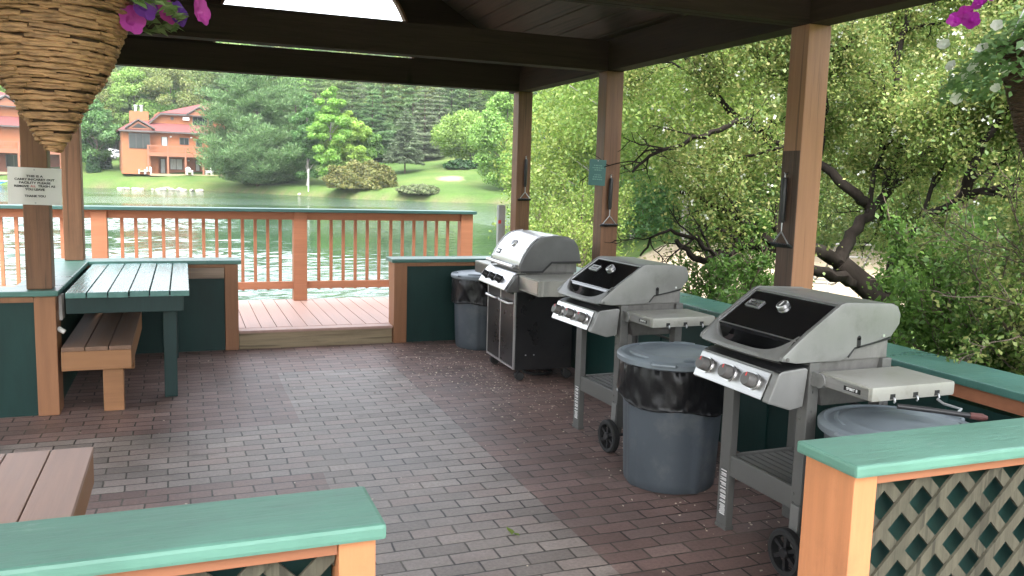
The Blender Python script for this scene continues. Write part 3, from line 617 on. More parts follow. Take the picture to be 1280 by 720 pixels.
# near walls, with lattice on the outside
def near_wall(name_label, x0, x1, end, dark):
    t = thing('counter_wall', name_label, 'low wall', ((x0+x1)/2, 1.94, 0))
    mb = MB(); topboard(mb, x0, x1, 1.815, 2.075, HC, .038, .010); mb.obj('countertop', M['top'], t)
    e0, e1 = (x1-.105, x1-.02) if end > 0 else (x0+.02, x0+.105)
    p0, p1 = (x0, e0-.002) if end > 0 else (e1+.002, x1)
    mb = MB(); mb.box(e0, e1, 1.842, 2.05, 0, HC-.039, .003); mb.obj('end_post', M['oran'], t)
    mb = MB(); mb.box(p0, p1, 1.93, 2.03, 0, HC-.04); mb.obj('panel', M['panel'], t)
    mb = MB(); mb.box(p0, p1, 1.845, 1.928, HC-.072, HC-.040, .002); mb.obj('top_rail', M['oranx'], t)
    # diagonal lattice, two layers, clipped to the opening
    zt, zb = HC-.074, .05
    for layer, sg in ((0, 1), (1, -1)):
        mb = MB(); y0 = 1.872+layer*.010; wd = .037/math.cos(rad(45)); pit = .108*math.sqrt(2)
        k0 = p0-2
        x = k0
        while x < p1+2:
            for c0_, in ((x,),):
                # strip centre line: X = c + sg*(z - zb)
                P = [(c0_-wd/2, zb), (c0_+wd/2, zb), (c0_+wd/2+sg*(zt-zb), zt), (c0_-wd/2+sg*(zt-zb), zt)]
                # clip polygon to [p0,p1]
                def clip(P, xc, keep):
                    o = []
                    for i in range(len(P)):
                        a, b = P[i], P[(i+1) % len(P)]; ia, ib = (a[0]-xc)*keep >= 0, (b[0]-xc)*keep >= 0
                        if ia: o.append(a)
                        if ia != ib:
                            s_ = (xc-a[0])/(b[0]-a[0]); o.append((xc, a[1]+s_*(b[1]-a[1])))
                    return o
                P = clip(clip(P, p0+.001, 1), p1-.001, -1) if P else P
                if len(P) >= 3: mb.prism(P, y0, y0+.009, 'y')
            x += pit
        mb.obj('lattice', M['lattice'], t)
    return t
near_wall('near green topped counter wall in front of the pale brown bench', -1.9, .418, 1, 0)
near_wall('green topped counter wall with lattice panel beside the nearest grill', 1.775, 3.08, -1, 0)

# ------------------------------------------------------------------ picnic table and benches
t = thing('table', 'green painted plank table built against the counter wall', 'table', (-.35, 7, 0))
mb = MB(); n = 6; x0, x1 = -.722, .03
rnd = random.Random(4)
for i in range(n):
    a = x0+(x1-x0)*i/n+.004; b = x0+(x1-x0)*(i+1)/n-.004; j = rnd.uniform(-.012, .012)
    mb.box(a, b, 6.06+j, 7.905+j*.2, .762, .80+rnd.uniform(-.002, .003), .004)
mb.obj('tabletop', M['table'], t)
mb = MB(); mb.box(-.722, -.01, 6.10, 6.138, .655, .76, .003); mb.box(-.722, -.03, 7.78, 7.818, .655, .76, .003); mb.box(-.06, -.022, 6.14, 7.778, .665, .758, .003); mb.obj('apron', M['tabled'], t)
for y in (6.355, 7.70):
    mb = MB(); mb.box(-.148, -.062, y, y+.088, 0, .757, .004); mb.obj('leg', M['tabled'], t)
def bench(name, label, x0, x1, y0, y1, zt, nb, topm, framem, legs):
    t = thing('bench', label, 'bench', ((x0+x1)/2, (y0+y1)/2, 0))
    mb = MB()
    for i in range(nb):
        mb.box(x0+(x1-x0)*i/nb+.003, x0+(x1-x0)*(i+1)/nb-.003, y0, y1, zt-.026, zt, .003)
    mb.obj('seat', topm, t)
    mb = MB(); mb.box(x0, x1-.004, y0+.006, y0+.044, zt-.155, zt-.028, .003); mb.box(x0, x1-.004, y1-.044, y1-.006, zt-.155, zt-.028, .003)
    mb.box(x1-.042, x1-.004, y0+.046, y1-.046, zt-.155, zt-.028, .003); mb.obj('apron', framem, t)
    for (lx, ly) in legs:
        mb = MB(); mb.box(lx-.062, lx+.062, ly-.045, ly+.045, 0, zt-.157, .004); mb.obj('leg', framem, t)
bench('bench', 'dark brown plank bench pushed under the green table', -.752, -.335, 6.02, 7.55, .448, 3, M['bench'], M['benchw'], [(-.455, 6.12), (-.455, 7.4)])
bench('bench', 'pale pinkish brown plank bench behind the near counter wall', -1.0, -.365, 2.45, 3.80, .452, 4, M['composite'], M['benchw'], [(-.5, 2.6), (-.5, 3.68)])

# ------------------------------------------------------------------ deck, step and railing
t = thing('deck', 'pinkish brown board deck beyond the step, over the water', 'deck', (1, 8.9, 0))
mb = MB(); x = -3.4; rnd = random.Random(2)
while x < 3.34:
    mb.box(x, x+.134, 8.10, 9.90, .146, .170+rnd.uniform(-.001, .001), .002); x += .14
mb.obj('deck_boards', M['deckb'], t)
mb = MB(); mb.box(.452, 1.866, 7.958, 8.098, .143, .168, .004); mb.obj('nosing', M['deckb'], t)
mb = MB(); mb.box(.452, 1.866, 7.985, 8.03, -.02, .14, .003); mb.obj('riser', M['rawwood'], t)
mb = MB(); mb.box(-3.4, 3.34, 9.86, 9.90, -.1, .143); mb.box(-3.4, 3.34, 8.12, 8.16, -.1, .143); mb.box(-3.4, 3.34, 8.95, 9.0, -.1, .143); mb.obj('joists', M['rawwood'], t)
for x in (-3.2, -.8, 1.2, 3.1):
    mb = MB(); mb.box(x, x+.14, 9.70, 9.84, -3.0, .143); mb.obj('pile', M['rawwood'], t)
t = thing('deck_railing', 'orange wooden railing with green top rail along the far deck edge', 'railing', (1, 9.8, .17))
RX0, RX1, RY = -3.2, 3.26, 9.745
mb = MB(); mb.box(RX0-.1, RX1+.03, RY-.05, RY+.19, 1.172, 1.208, .005); mb.obj('top_rail', M['railcap'], t)
newels = [-2.83, -.895, 1.145, 3.108]
for x in newels:
    mb = MB(); mb.box(x, x+.15, RY-.004, RY+.14, .172, 1.170, .005); mb.obj('newel_post', M['oranx'], t)
spans = [(RX0, newels[0])]+[(newels[i]+.152, newels[i+1]-.002) for i in range(3)]
mb = MB()
for a, b in spans: mb.box(a, b, RY+.03, RY+.07, .305, .388, .003)
mb.obj('bottom_rail', M['oranx'], t)
mb = MB()
for a, b in spans: mb.box(a, b, RY+.03, RY+.07, 1.085, 1.169, .003)
mb.obj('upper_rail', M['oranx'], t)
for a, b in spans:
    nb = max(1, int(round((b-a)/.137))-1); st = (b-a)/(nb+1)
    for i in range(nb):
        x = a+st*(i+1); mb = MB(); mb.box(x-.017, x+.017, RY+.072, RY+.106, .29, 1.169, .003); mb.obj('baluster', M['oranx'], t)

# ------------------------------------------------------------------ trash cans
def can_wob(t_, z):
    k = (t_*4/(2*math.pi)) % 1
    return 1+(.030 if abs(k-.5) < .075 else 0)
def trash_can(label, c, bag=True, rz=0, sc=1.):
    t = thing('trash_can', label, 'trash can', c)
    mb = MB(); mb.M = Matrix.Translation(c) @ Matrix.Rotation(rz, 4, 'Z') @ Matrix.Diagonal((sc, sc, 1, 1))
    mb.lathe([(0, .012), (.225, .012), (.235, 0), (.243, .012), (.247, .05), (.268, .55), (.272, .655), (.285, .66), (.285, .675), (.262, .675), (.24, .1), (0, .06)], n=96, wob=can_wob)
    mb.obj('body', M['can'], t, smooth=35)
    if bag:
        rnd = random.Random(sum(map(ord, label))); ph = [rnd.uniform(0, 6.28) for _ in range(8)]
        def wob(a, z):
            q = 0
            for i, p in enumerate(ph): q += (1-abs(math.sin(.5*(a*(5+i*4)+p+z*(14+13*i)*(1 if i % 2 else -1)))))**2*(.017/(1+.35*i))-.003
            return 1+q*1.5
        mb = MB(); mb.M = Matrix.Translation(c) @ Matrix.Rotation(rz, 4, 'Z') @ Matrix.Diagonal((sc, sc, 1, 1))
        zl = [.665, .66, .63, .60, .57, .54, .51, .49, .475, .468, .462, .466, .48]
        rl = [.268, .292, .297, .300, .298, .299, .301, .304, .302, .306, .298, .290, .288]
        n = 220; rings = []
        for i, (z, r) in enumerate(zip(zl, rl)):
            rg = []
            for k in range(n):
                a = 2*math.pi*k/n; d = .03*math.sin(a*1+.7+ph[0])*max(0, (.6-z)/.14) + .014*math.sin(a*4+ph[1])*max(0, (.6-z)/.14)
                rg.append(mb.v((r*wob(a, z)*math.cos(a), r*wob(a, z)*math.sin(a), z-d)))
            rings.append(rg)
        for A, B in zip(rings, rings[1:]):
            for k in range(n): mb.f([A[k], A[(k+1) % n], B[(k+1) % n], B[k]])
        mb.obj('bin_liner', M['bag'], t, smooth=60)
    lz = .672
    mb = MB(); mb.M = Matrix.Translation(c) @ Matrix.Rotation(rz, 4, 'Z') @ Matrix.Diagonal((sc, sc, 1, 1))
    mb.lathe([(.296, lz), (.306, lz-.002), (.308, lz+.022), (.302, lz+.03), (.285, lz+.036), (.275, lz+.028), (.262, lz+.027), (.215, lz+.045), (.20, lz+.047), (.17, lz+.040), (.15, lz+.042), (.08, lz+.050), (0, lz+.053)], n=72)
    lid = mb.obj('lid', M['lid'], t, smooth=35)
    for k in range(2):
        mb = MB(); a = k*math.pi; mb.M = Matrix.Translation(c) @ Matrix.Rotation(rz+a, 4, 'Z') @ Matrix.Diagonal((sc, sc, 1, 1))
        mb.tube([(.296, -.06, lz+.02), (.325, -.055, lz+.024), (.335, 0, lz+.026), (.325, .055, lz+.024), (.296, .06, lz+.02)], .009, 8); mb.obj('handle', M['lid'], lid, smooth=40)
    mb = MB(); mb.M = Matrix.Translation(c) @ Matrix.Rotation(rz, 4, 'Z') @ Matrix.Diagonal((sc, sc, 1, 1))
    mb.b.free()
    for k in range(4):
        mb = MB(); mb.M = Matrix.Translation(c) @ Matrix.Rotation(rz, 4, 'Z') @ Matrix.Diagonal((sc, sc, 1, 1))
        a0 = k*math.pi/2+.35; pts = [(.238*math.cos(a0+j*.1), .238*math.sin(a0+j*.1), lz+.036) for j in range(9)]; mb.tube(pts, [.004]+[.010]*7+[.004], 6); mb.obj('lid_rib', M['lid'], lid, smooth=40)
    return t
trash_can('slate blue trash can with black liner between the two nearest grills', (2.445, 3.855, 0), True, .85)
trash_can('dark slate trash can with black liner in the far corner beside the cabinet grill', (2.645, 7.62, 0), True, .3, .95)
trash_can('trash can tucked under the nearest grill side table, pale lid showing', (2.57, 2.42, 0), False, .2, 1.0)

# ------------------------------------------------------------------ three burner grill with open frame
def spirit(label, group):
    t = thing('gas_grill', label, 'gas grill', (0, 0, 0), group)
    HW = .275
    for y0, y1, zb in ((.203, .278, 0), ):
        mb = MB(); mb.box(-.022, .016, y0, y1, zb, .72, .004); mb.box(-.026, .020, y0-.004, y1+.004, 0, .02, .003); leg = mb.obj('leg', M['frame'], t)
        mb = MB(); mb.box(-.0235, -.0225, y0+.008, y1-.012, .065, .295)
        d = mb.obj('warning_label', M['castd'], leg)
        mb = MB(); rnd = random.Random(5); z = .285
        while z > .075:
            h_ = rnd.choice([.0028, .0028, .005]); mb.box(-.0242, -.0236, y0+.012+rnd.uniform(0, .004), y1-.016-rnd.uniform(0, .012), z-h_, z); z -= h_+rnd.choice([.0022, .0022, .009])
        mb.obj('label_print', M['white'], d)
    mb = MB(); mb.box(.36, .41, .215, .272, 0, .72, .004); mb.obj('leg', M['frame'], t)
    for x0, x1 in ((-.022, .03), (.36, .41)):
        mb = MB(); mb.box(x0, x1, -.275, -.215, .15, .90, .004); mb.prism([(x0+.004, .15), (x1-.004, .15), (x1-.012, .06), (x0+.012, .06)], -.262, -.228, 'y', .003); leg = mb.obj('leg', M['frame'], t)
        mb = MB()
        for z in (.30, .34, .66, .70, .78, .84): mb.cyl((x0-.004, -.232, z), (x0+.01, -.232, z), .006, 8)
        for z in (.66, .70, .78, .84): mb.cyl(((x0+x1)/2, -.279, z), ((x0+x1)/2, -.27, z), .007, 8)
        mb.obj('bolt', M['frame'], leg)
    mb = MB(); mb.box(-.016, .004, -.214, .214, .265, .362, .004); mb.box(.382, .40, -.214, .214, .265, .362, .004)
    mb.box(.032, .358, .222, .24, .29, .36, .003); mb.box(.032, .358, -.262, -.244, .29, .36, .003); mb.obj('frame_rail', M['frame'], t)
    mb = MB()
    for k in range(8): mb.box(.03+k*.043, .062+k*.043, -.213, .213, .345, .352)
    mb.obj('bottom_shelf', M['frame'], t)
    mb = MB(); mb.tube([(.39, -.20, .38), (.39, -.205, .62), (.39, -.18, .66), (.39, .18, .66), (.39, .205, .62), (.39, .205, .38), (.39, .18, .365), (.39, -.18, .365), (.39, -.20, .38)], .008, 6); mb.obj('back_wire', M['black'], t)
    # wheels, rolling along the width
    for x, xs_ in ((-.062, -1), (.45, 1)):
        wc = (x, -.262, .100)
        mb = MB(); mb.M = Matrix.Translation(wc) @ Matrix.Rotation(rad(90), 4, 'Y')
        mb.lathe([(.074, -.02), (.092, -.022), (.1, -.014), (.1, .014), (.092, .022), (.074, .02), (.074, -.02)], n=40); wh = mb.obj('wheel', M['tyre'], t, smooth=40)
        mb = MB(); mb.M = Matrix.Translation(wc) @ Matrix.Rotation(rad(90), 4, 'Y')
        mb.lathe([(0, -.024), (.02, -.024), (.024, -.018), (.024, .018), (0, .02)], n=20)
        for k in range(6):
            a = k*math.pi/3; mb.hexa([(math.cos(a+s_)*r, math.sin(a+s_)*r, z) for z in (-.012, .008) for r, s_ in ((.02, -.35), (.078, -.12), (.078, .12), (.02, .35))])
        mb.obj('rim', M['black'], wh, smooth=30)
    mb = MB(); mb.cyl((-.075, -.262, .1), (.46, -.262, .1), .008, 10); mb.obj('axle', M['black'], t)
    mb = MB(); mb.prism([(-.035, .30), (-.024, .30), (-.024, .09), (-.034, .08), (-.04, .10)], -.285, -.235, 'y', .002); mb.obj('wheel_strut', M['cast'], t)
    # cookbox
    mb = MB(); mb.hexa([(.10, -.22, .70), (.36, -.22, .70), (.36, .22, .70), (.10, .22, .70), (.0, -.262, .935), (.392, -.262, .935), (.392, .262, .935), (.0, .262, .935)], .01)
    mb.box(.02, .39, -.266, .266, .90, .985, .006); mb.obj('cookbox', M['cookbox'], t)
    # control panel
    prof = [(-.222, .748), (-.175, .862), (-.16, .872), (-.045, .882), (-.03, .875), (-.045, .722), (-.11, .712)]
    mb = MB(); mb.prism(prof, -HW, -.235, 'y', .006); mb.prism(prof, .215, HW-.035, 'y', .006); mb.prism([(-.20, .76), (-.165, .865), (-.05, .876), (-.05, .73)], -.234, .214, 'y'); pan = mb.obj('control_panel', M['cast'], t)
    fx = Vector((-.175+.222, 0, .862-.748)); fd = fx.normalized(); fn = Vector((-fd.z, 0, fd.x))   # along face up, outward
    def onface(s_, y, o): q = Vector((-.222, y, .748))+fx*s_+fn*o; return q
    mb = MB(); A = [onface(s_, y, o) for o in (.0005, .005) for s_, y in ((.03, -.232), (.97, -.232), (.97, .238), (.03, .238))]
    mb.hexa(A, .002); face = mb.obj('steel_face', M['steel'], pan)
    mb = MB(); mb.strip([(-.172, .867), (-.14, .878), (-.02, .888)], -.272, .24, 'y'); mb.obj('panel_top', M['black'], pan)
    for y in (.165, .0, -.155):
        c = onface(.52, y, .005); mb = MB(); mb.tube([c, c+fn*.006], .036, 24); bz = mb.obj('knob_bezel', M['trim'], face, smooth=40)
        mb = MB(); mb.tube([c+fn*.007, c+fn*.012, c+fn*.042, c+fn*.048], [.027, .031, .029, .026], 24); kn = mb.obj('knob', M['knob'], t, smooth=35)
        mb = MB(); u_ = fd; mb.hexa([c+fn*o+u_*a+Vector((0, b, 0)) for o in (.046, .0495) for a, b in ((.010, -.003), (.026, -.003), (.026, .003), (.010, .003))]); mb.obj('red_pointer', M['red'], kn)
    # lid
    side = [(-.173, .916), (-.10, .905), (.123, .902), (.165, .92), (.195, .957), (.386, .990), (.43, 1.045), (.432, 1.085), (.415, 1.12), (.385, 1.132), (.135, 1.143), (.11, 1.136), (-.05, 1.025), (-.165, .935)]
    mb = MB(); mb.prism(side, -.282, -.262, 'y', .005); mb.prism(side, .262, .282, 'y', .005)
    mb.strip([(.106, 1.128), (.135, 1.1405), (.385, 1.1295), (.413, 1.118), (.429, 1.085), (.427, 1.047), (.386, .995)], -.263, .263, 'y')
    # bowed front lip of the lid
    n = 24; prev = None
    for k in range(n+1):
        y = -.263+.526*k/n; q = abs(y)/.263; zt = .936+.075*q**5; xb = -.172-.022*(1-q*q); xt = xb+.03+.065*q**5
        cur = [mb.v(p) for p in ((xb+.02, y, .900), (xb, y, .912), (xb+.006, y, .926), (xt-.004, y, zt), (xt+.012, y, zt-.004), (xt+.012, y, .90))]
        if prev:
            for i in range(5): mb.f([prev[i], cur[i], cur[i+1], prev[i+1]])
        prev = cur
    lid = mb.obj('lid', M['cast'], t, smooth=35)
    for sg in (-1, 1):
        y = sg*.2825
        mb = MB(); mb.box(.205, .225, y-.001, y+.001, .955, .995); mb.cyl((.215, y-.001, .995), (.215, y+.001, .995), .010, 12); mb.obj('notch', M['ink'], lid)
        mb = MB(); mb.cyl((.345, y-.003, 1.0), (.345, y+.003, 1.0), .006, 12); mb.obj('screw', M['trim'], lid)
        mb = MB(); mb.cyl((-.145, y-.003, .922), (-.145, y+.003, .922), .008, 12); mb.obj('screw', M['frame'], lid)
        mb = MB(); y0_, y1_ = sorted((sg*.2815, sg*.2835)); mb.prism([(.165, .913), (.195, .949), (.388, .983), (.386, .990), (.194, .957), (.160, .919)], y0_, y1_, 'y'); mb.obj('lid_seam', M['ink'], lid)
    hood = [(.112, 1.131), (.05, 1.088), (-.092, .990)]
    mb = MB(); mb.strip(hood+[(-.098, .975), (-.07, .94), (-.05, .90)], -.262, .262, 'y'); hp = mb.obj('hood_panel', M['enamel'], lid)
    hd = (Vector((.112, 0, 1.131))-Vector((-.092, 0, .990))); hl = hd.length; hu = hd.normalized(); hn = Vector((-hu.z, 0, hu.x))
    def onh(s_, y, o): return Vector((-.092, y, .990))+hu*(s_*hl)+hn*o
    mb = MB()
    for a, b, ya, yb in ((-.012, .012, -.258, .258), (.965, .99, -.258, .258), (.0, .985, .25, .257)):
        mb.hexa([onh(s_, y, o) for o in (.0006, .003) for s_, y in ((a, ya), (b, ya), (b, yb), (a, yb))])
    mb.obj('steel_trim', M['trim'], hp)
    c = onh(.70, -.005, .001); mb = MB(); mb.tube([c, c+hn*.012, c+hn*.016], [.028, .028, .024], 28); th = mb.obj('thermometer', M['trim'], lid, smooth=35)
    mb = MB(); mb.tube([c+hn*.0165, c+hn*.0172], .021, 24); d_ = mb.obj('dial', M['castd'], th)
    mb = MB(); mb.hexa([c+hn*o+hu*a+Vector((0, b, 0)) for o in (.0175, .019) for a, b in ((-.015, -.003), (.015, -.0015), (.015, .0015), (-.015, .003))]); mb.obj('needle', M['white'], th)
    c = onh(.62, .165, .001); mb = MB()
    for a0, a1, b0, b1 in ((-.022, .022, -.047, -.042), (-.022, .022, .042, .047), (-.022, -.018, -.042, .042), (.018, .022, -.042, .042)):
        mb.hexa([c+hu*a+Vector((0, b, 0))+hn*o for o in (0, .005) for a, b in ((a0, b0), (a1, b0), (a1, b1), (a0, b1))])
    bd = mb.obj('badge', M['trim'], lid)
    text('badge_lettering', 'weber', .030, frame4(c+hn*.002, (0, -1, 0), hu), M['trim'], bd, .0006)
    # side tables
    mb = MB(); mb.box(.0, .42, -.585, -.30, .815, .872, .012); mb.box(.03, .06, -.31, -.262, .83, .86); mb.box(.36, .39, -.31, -.262, .83, .86); st = mb.obj('side_table', M['table_g'], t, smooth=40)
    mb = MB(); mb.box(-.0035, -.0005, -.565, -.345, .822, .862); mb.obj('steel_face', M['steel'], st)
    mb = MB(); mb.box(-.005, -.0036, -.53, -.445, .832, .850); pl = mb.obj('name_plate', M['ink'], st)
    text('lettering', 'SPIRIT II', .0165, frame4((-.0056, -.4875, .841), (0, -1, 0), (0, 0, 1)), M['white'], pl, .0003)
    mb = MB(); mb.tube([(-.012, -.318, .838), (.03, -.318, .838)], .030, 20); mb.tube([(-.012, -.29, .838), (.03, -.29, .838)], .030, 20); mb.obj('table_bracket', M['cast'], st, smooth=40)
    for x in (.10, .215, .325):
        mb = MB(); mb.box(x-.012, x+.012, -.5865, -.5845, .822, .842); mb.obj('hook_slot', M['ink'], st)
        mb = MB(); mb.tube([(x+.006, -.58, .828), (x+.006, -.589, .825), (x+.006, -.592, .815), (x+.006, -.588, .809)], .004, 8); mb.obj('tool_hook', M['galv'], st, smooth=40)
    mb = MB(); mb.box(.02, .40, .30, .43, .815, .868, .010); lt = mb.obj('side_table', M['table_g'], t, smooth=40)
    mb = MB(); mb.box(.0165, .0195, .30, .425, .822, .862); mb.obj('steel_face', M['steel'], lt)
    mb = MB(); mb.box(.02, .05, -.22, .22, .69, .73); mb.obj('grease_tray', M['offwhite'], t)
    return t
g3 = spirit('nearest grey gas grill with black lid and knobs with red pointers', 'grey three knob grills on open frames')
g2 = dup(g3)
place(g3, (2.36, 2.965, 0), rad(1.0))
place(g2, (2.395, 4.63, 0), rad(2.0), (1, 1, .985), 'grey gas grill with black lid standing between the blue can and the cabinet grill')
for o in g2.children_recursive:
    pass

# cabinet grill
def genesis():
    t = thing('gas_grill', 'stainless lidded gas grill on a black two door cabinet', 'gas grill', (0, 0, 0))
    HW = .345
    mb = MB(); mb.box(.012, .50, -HW, HW, .09, .72, .004); cab = mb.obj('cabinet', M['blackm'], t)
    for s_ in (-1, 1):
        mb = MB(); a, b = (.006, HW-.018) if s_ > 0 else (-HW+.018, -.006); mb.box(-.004, .011, a, b, .115, .70, .003); dr = mb.obj('door', M['blackm'], t)
        h0, h1 = a+.03, b-.03; zt = .625
        mb = MB(); mb.tube([(-.004, h0, zt), (-.035, h0+.005, zt), (-.042, h0+.03, zt), (-.042, h1-.03, zt), (-.035, h1-.005, zt), (-.004, h1, zt)], .009, 8); mb.obj('door_handle', M['trim'], dr, smooth=40)
    mb = MB()
    for y in (-HW+.009, 0, HW-.009): mb.box(-.006, .009, y-.006, y+.006, .095, .715)
    mb.box(-.0055, .009, -HW+.016, HW-.016, .097, .112); mb.obj('steel_trim', M['trim'], t)
    mb = MB()
    for k in range(5): mb.box(.34, .45, -HW-.0012, -HW+.001, .50+k*.022, .51+k*.022)
    mb.obj('vent', M['ink'], cab)
    mb = MB()
    for x in (.10, .17): mb.cyl((x, -HW-.003, .21), (x, -HW+.002, .21), .006, 10)
    mb.obj('bolt', M['trim'], cab)
    for x in (.05, .46):
        for y in (-HW+.035, HW-.035):
            mb = MB(); mb.cyl((x, y, .06), (x, y, .09), .016, 12); mb.box(x-.03, x+.03, y-.018, y+.018, .035, .065, .004); ca = mb.obj('caster', M['black'], t)
            mb = MB(); mb.M = Matrix.Translation((x+.012, y, .036)) @ Matrix.Rotation(rad(90), 4, 'X'); mb.lathe([(0, -.026), (.03, -.026), (.036, -.018), (.036, .018), (.03, .026), (0, .026)], n=24); mb.obj('wheel', M['tyre'], ca, smooth=40)
    mb = MB(); mb.tube([(.28+.115*math.cos(a), -.15+.115*math.sin(a), .03) for a in [2*math.pi*k/28 for k in range(29)]], .012, 8)
    mb.tube([(.28+.115*math.cos(a), -.15+.115*math.sin(a), .07) for a in [2*math.pi*k/28 for k in range(29)]], .008, 8); mb.obj('tank_ring', M['black'], t)
    # panel
    prof = [(-.092, .736), (-.07, .742), (-.012, .842), (.0, .855), (.10, .862), (.10, .722), (-.08, .722)]
    mb = MB(); mb.prism(prof, -.375, -.335, 'y', .008); mb.prism(prof, .335, .375, 'y', .008); mb.prism([(-.07, .735), (.0, .850), (.10, .855), (.10, .725)], -.334, .334, 'y'); pan = mb.obj('control_panel', M['castd'], t, smooth=35)
    mb = MB(); mb.prism([(-.095, .735), (-.075, .735), (-.005, .852), (.01, .862), (.09, .864), (.09, .866), (.005, .868), (-.02, .852), (-.094, .742)], -.334, .334, 'y'); face = mb.obj('steel_face', M['steel'], pan, smooth=40)
    fd = Vector((.074, 0, .110)).normalized(); fn = Vector((-fd.z, 0, fd.x))
    for y in (.20, .03, -.13):
        c = Vector((-.057, y, .797)); mb = MB(); mb.tube([c, c+fn*.006], .036, 24); bz = mb.obj('knob_bezel', M['black'], face)
        mb = MB(); mb.tube([c+fn*.006, c+fn*.012, c+fn*.038, c+fn*.044], [.026, .03, .027, .022], 20); kn = mb.obj('knob', M['black'], t, smooth=35)
        mb = MB(); mb.hexa([c+fn*o+fd*a+Vector((0, b, 0)) for o in (.03, .052) for a, b in ((-.026, -.006), (.026, -.006), (.026, .006), (-.026, .006))], .002); mb.obj('knob_grip', M['black'], kn)
    mb = MB(); mb.hexa([(.12, -.31, .70), (.45, -.31, .70), (.45, .31, .70), (.12, .31, .70), (.06, -.335, .90), (.515, -.335, .90), (.515, .335, .90), (.06, .335, .90)], .008); mb.box(.07, .52, -.338, .338, .87, .962, .005); mb.obj('cookbox', M['cookbox'], t)
    # rounded lid
    arc = [(.03, .945), (.055, 1.0), (.09, 1.055), (.13, 1.105), (.175, 1.14), (.23, 1.158), (.30, 1.166), (.37, 1.165), (.43, 1.155), (.475, 1.135), (.505, 1.095), (.523, 1.04), (.535, .965)]
    side = [(.028, .944), (.025, .885), (.21, .883), (.285, .958), (.536, .958)]
    poly_ = side+arc[::-1][:-1]
    mb = MB(); mb.prism(poly_, -.375, -.335, 'y', .004); mb.prism(poly_, .335, .375, 'y', .004); mb.strip([(.535, .96)]+[(x-.004, z-.004) for x, z in arc[::-1][:-1]]+[(.034, .946)], -.34, .34, 'y'); lid = mb.obj('lid', M['castd'], t, smooth=35)
    mb = MB(); A = [(x-.003, z+.003) for x, z in arc[:8]]+[(x, z+.003) for x, z in arc[8:]]; mb.strip([(.026, .905)]+A, -.337, .337, 'y'); sk = mb.obj('steel_hood', M['steel'], lid, smooth=60)
    for s_ in (-.336, .336):
        mb = MB(); mb.tube([(x-.004, s_, z+.003) for x, z in arc[:7]], .006, 6); mb.obj('steel_trim', M['trim'], lid, smooth=60)
    mb = MB(); mb.tube([(-.022, -.325, .922), (-.03, -.31, .922), (-.03, .31, .922), (-.022, .325, .922)], .014, 10)
    for y in (-.3, .3): mb.tube([(-.03, y, .922), (.03, y, .922)], .011, 8)
    mb.obj('lid_handle', M['trim'], lid, smooth=40)
    for sg in (-1, 1):
        y0_, y1_ = sorted((sg*.3745, sg*.3768)); mb = MB(); mb.prism([(.028, .876), (.213, .875), (.29, .949), (.54, .949), (.545, .966), (.283, .964), (.206, .890), (.028, .889)], y0_, y1_, 'y'); mb.obj('lid_seam', M['ink'], lid)
    hd = Vector((.045, 0, .052)).normalized(); hn = Vector((-hd.z, 0, hd.x))
    c = Vector((.105, .0, 1.082)); mb = MB(); mb.tube([c, c+hn*.012, c+hn*.016], [.034, .034, .028], 28); th = mb.obj('thermometer', M['trim'], lid, smooth=35)
    mb = MB(); mb.tube([c+hn*.0165, c+hn*.0175], .026, 24); mb.obj('dial', M['castd'], th)
    c = Vector((.052, .235, .998)); hd2 = Vector((.03, 0, .055)).normalized(); hn2 = Vector((-hd2.z, 0, hd2.x)); mb = MB()
    mb.hexa([c+hn2*o+hd2*a+Vector((0, b, 0)) for o in (.001, .008) for a, b in ((-.022, -.045), (.022, -.045), (.022, .045), (-.022, .045))], .003); bd = mb.obj('badge', M['black'], lid)
    text('badge_lettering', 'weber', .030, frame4(c+hn2*.0085, (0, -1, 0), hd2), M['trim'], bd, .0006)
    mb = MB(); mb.box(.45, .56, -.18, -.05, .95, .99, .01); mb.obj('lid_hinge', M['black'], t)
    # side tables with scalloped ends
    for s_ in (-1, 1):
        mb = MB(); n = 36; prev = None; Y0 = .38; Y1_ = .80; X0, X1 = .015, .50
        pts = []
        for k in range(n+1):
            x = X0+(X1-X0)*k/n; y = Y1_+.010*math.cos(2*math.pi*k/n*3) if 2 < k < n-2 else Y1_-.006
            pts.append((x, s_*y))
        prof2 = [(X0, s_*Y0)]+pts+[(X1, s_*Y0)]
        mb.prism(prof2, .745 if s_ < 0 else .775, .862, 'z', .004); st = mb.obj('side_table', M['table_g'], t, smooth=35)
        mb = MB(); mb.box(X0-.004, X0-.001, *(sorted((s_*.39, s_*.785))), .762, .852); mb.obj('steel_face', M['steel'], st)
    return t
g1 = genesis(); place(g1, (2.44, 6.52, 0), rad(-1.5)); 

# small tool hanging at the nearest grill's table
t = thing('grill_tool', 'brown rod with reddish tip hanging below the nearest grill side table', 'grill tool', (2.66, 2.33, .79))
mb = MB(); mb.tube([(2.50, 2.385, .793), (2.62, 2.30, .787), (2.70, 2.235, .782)], .010, 12); mb.obj('rod', M['black'], t, smooth=True)
mb = MB(); mb.tube([(2.70, 2.235, .782), (2.73, 2.21, .78), (2.745, 2.20, .779)], [.0125, .014, .008], 12); mb.obj('tip', surf('dull_red_rubber', (.10, .035, .03), .7), t, smooth=True)
mb = MB(); mb.tube([(2.685, 2.372, .81), (2.685, 2.34, .80), (2.685, 2.262, .80), (2.66, 2.262, .785)], .005, 8); mb.obj('clamp', M['galv'], t)

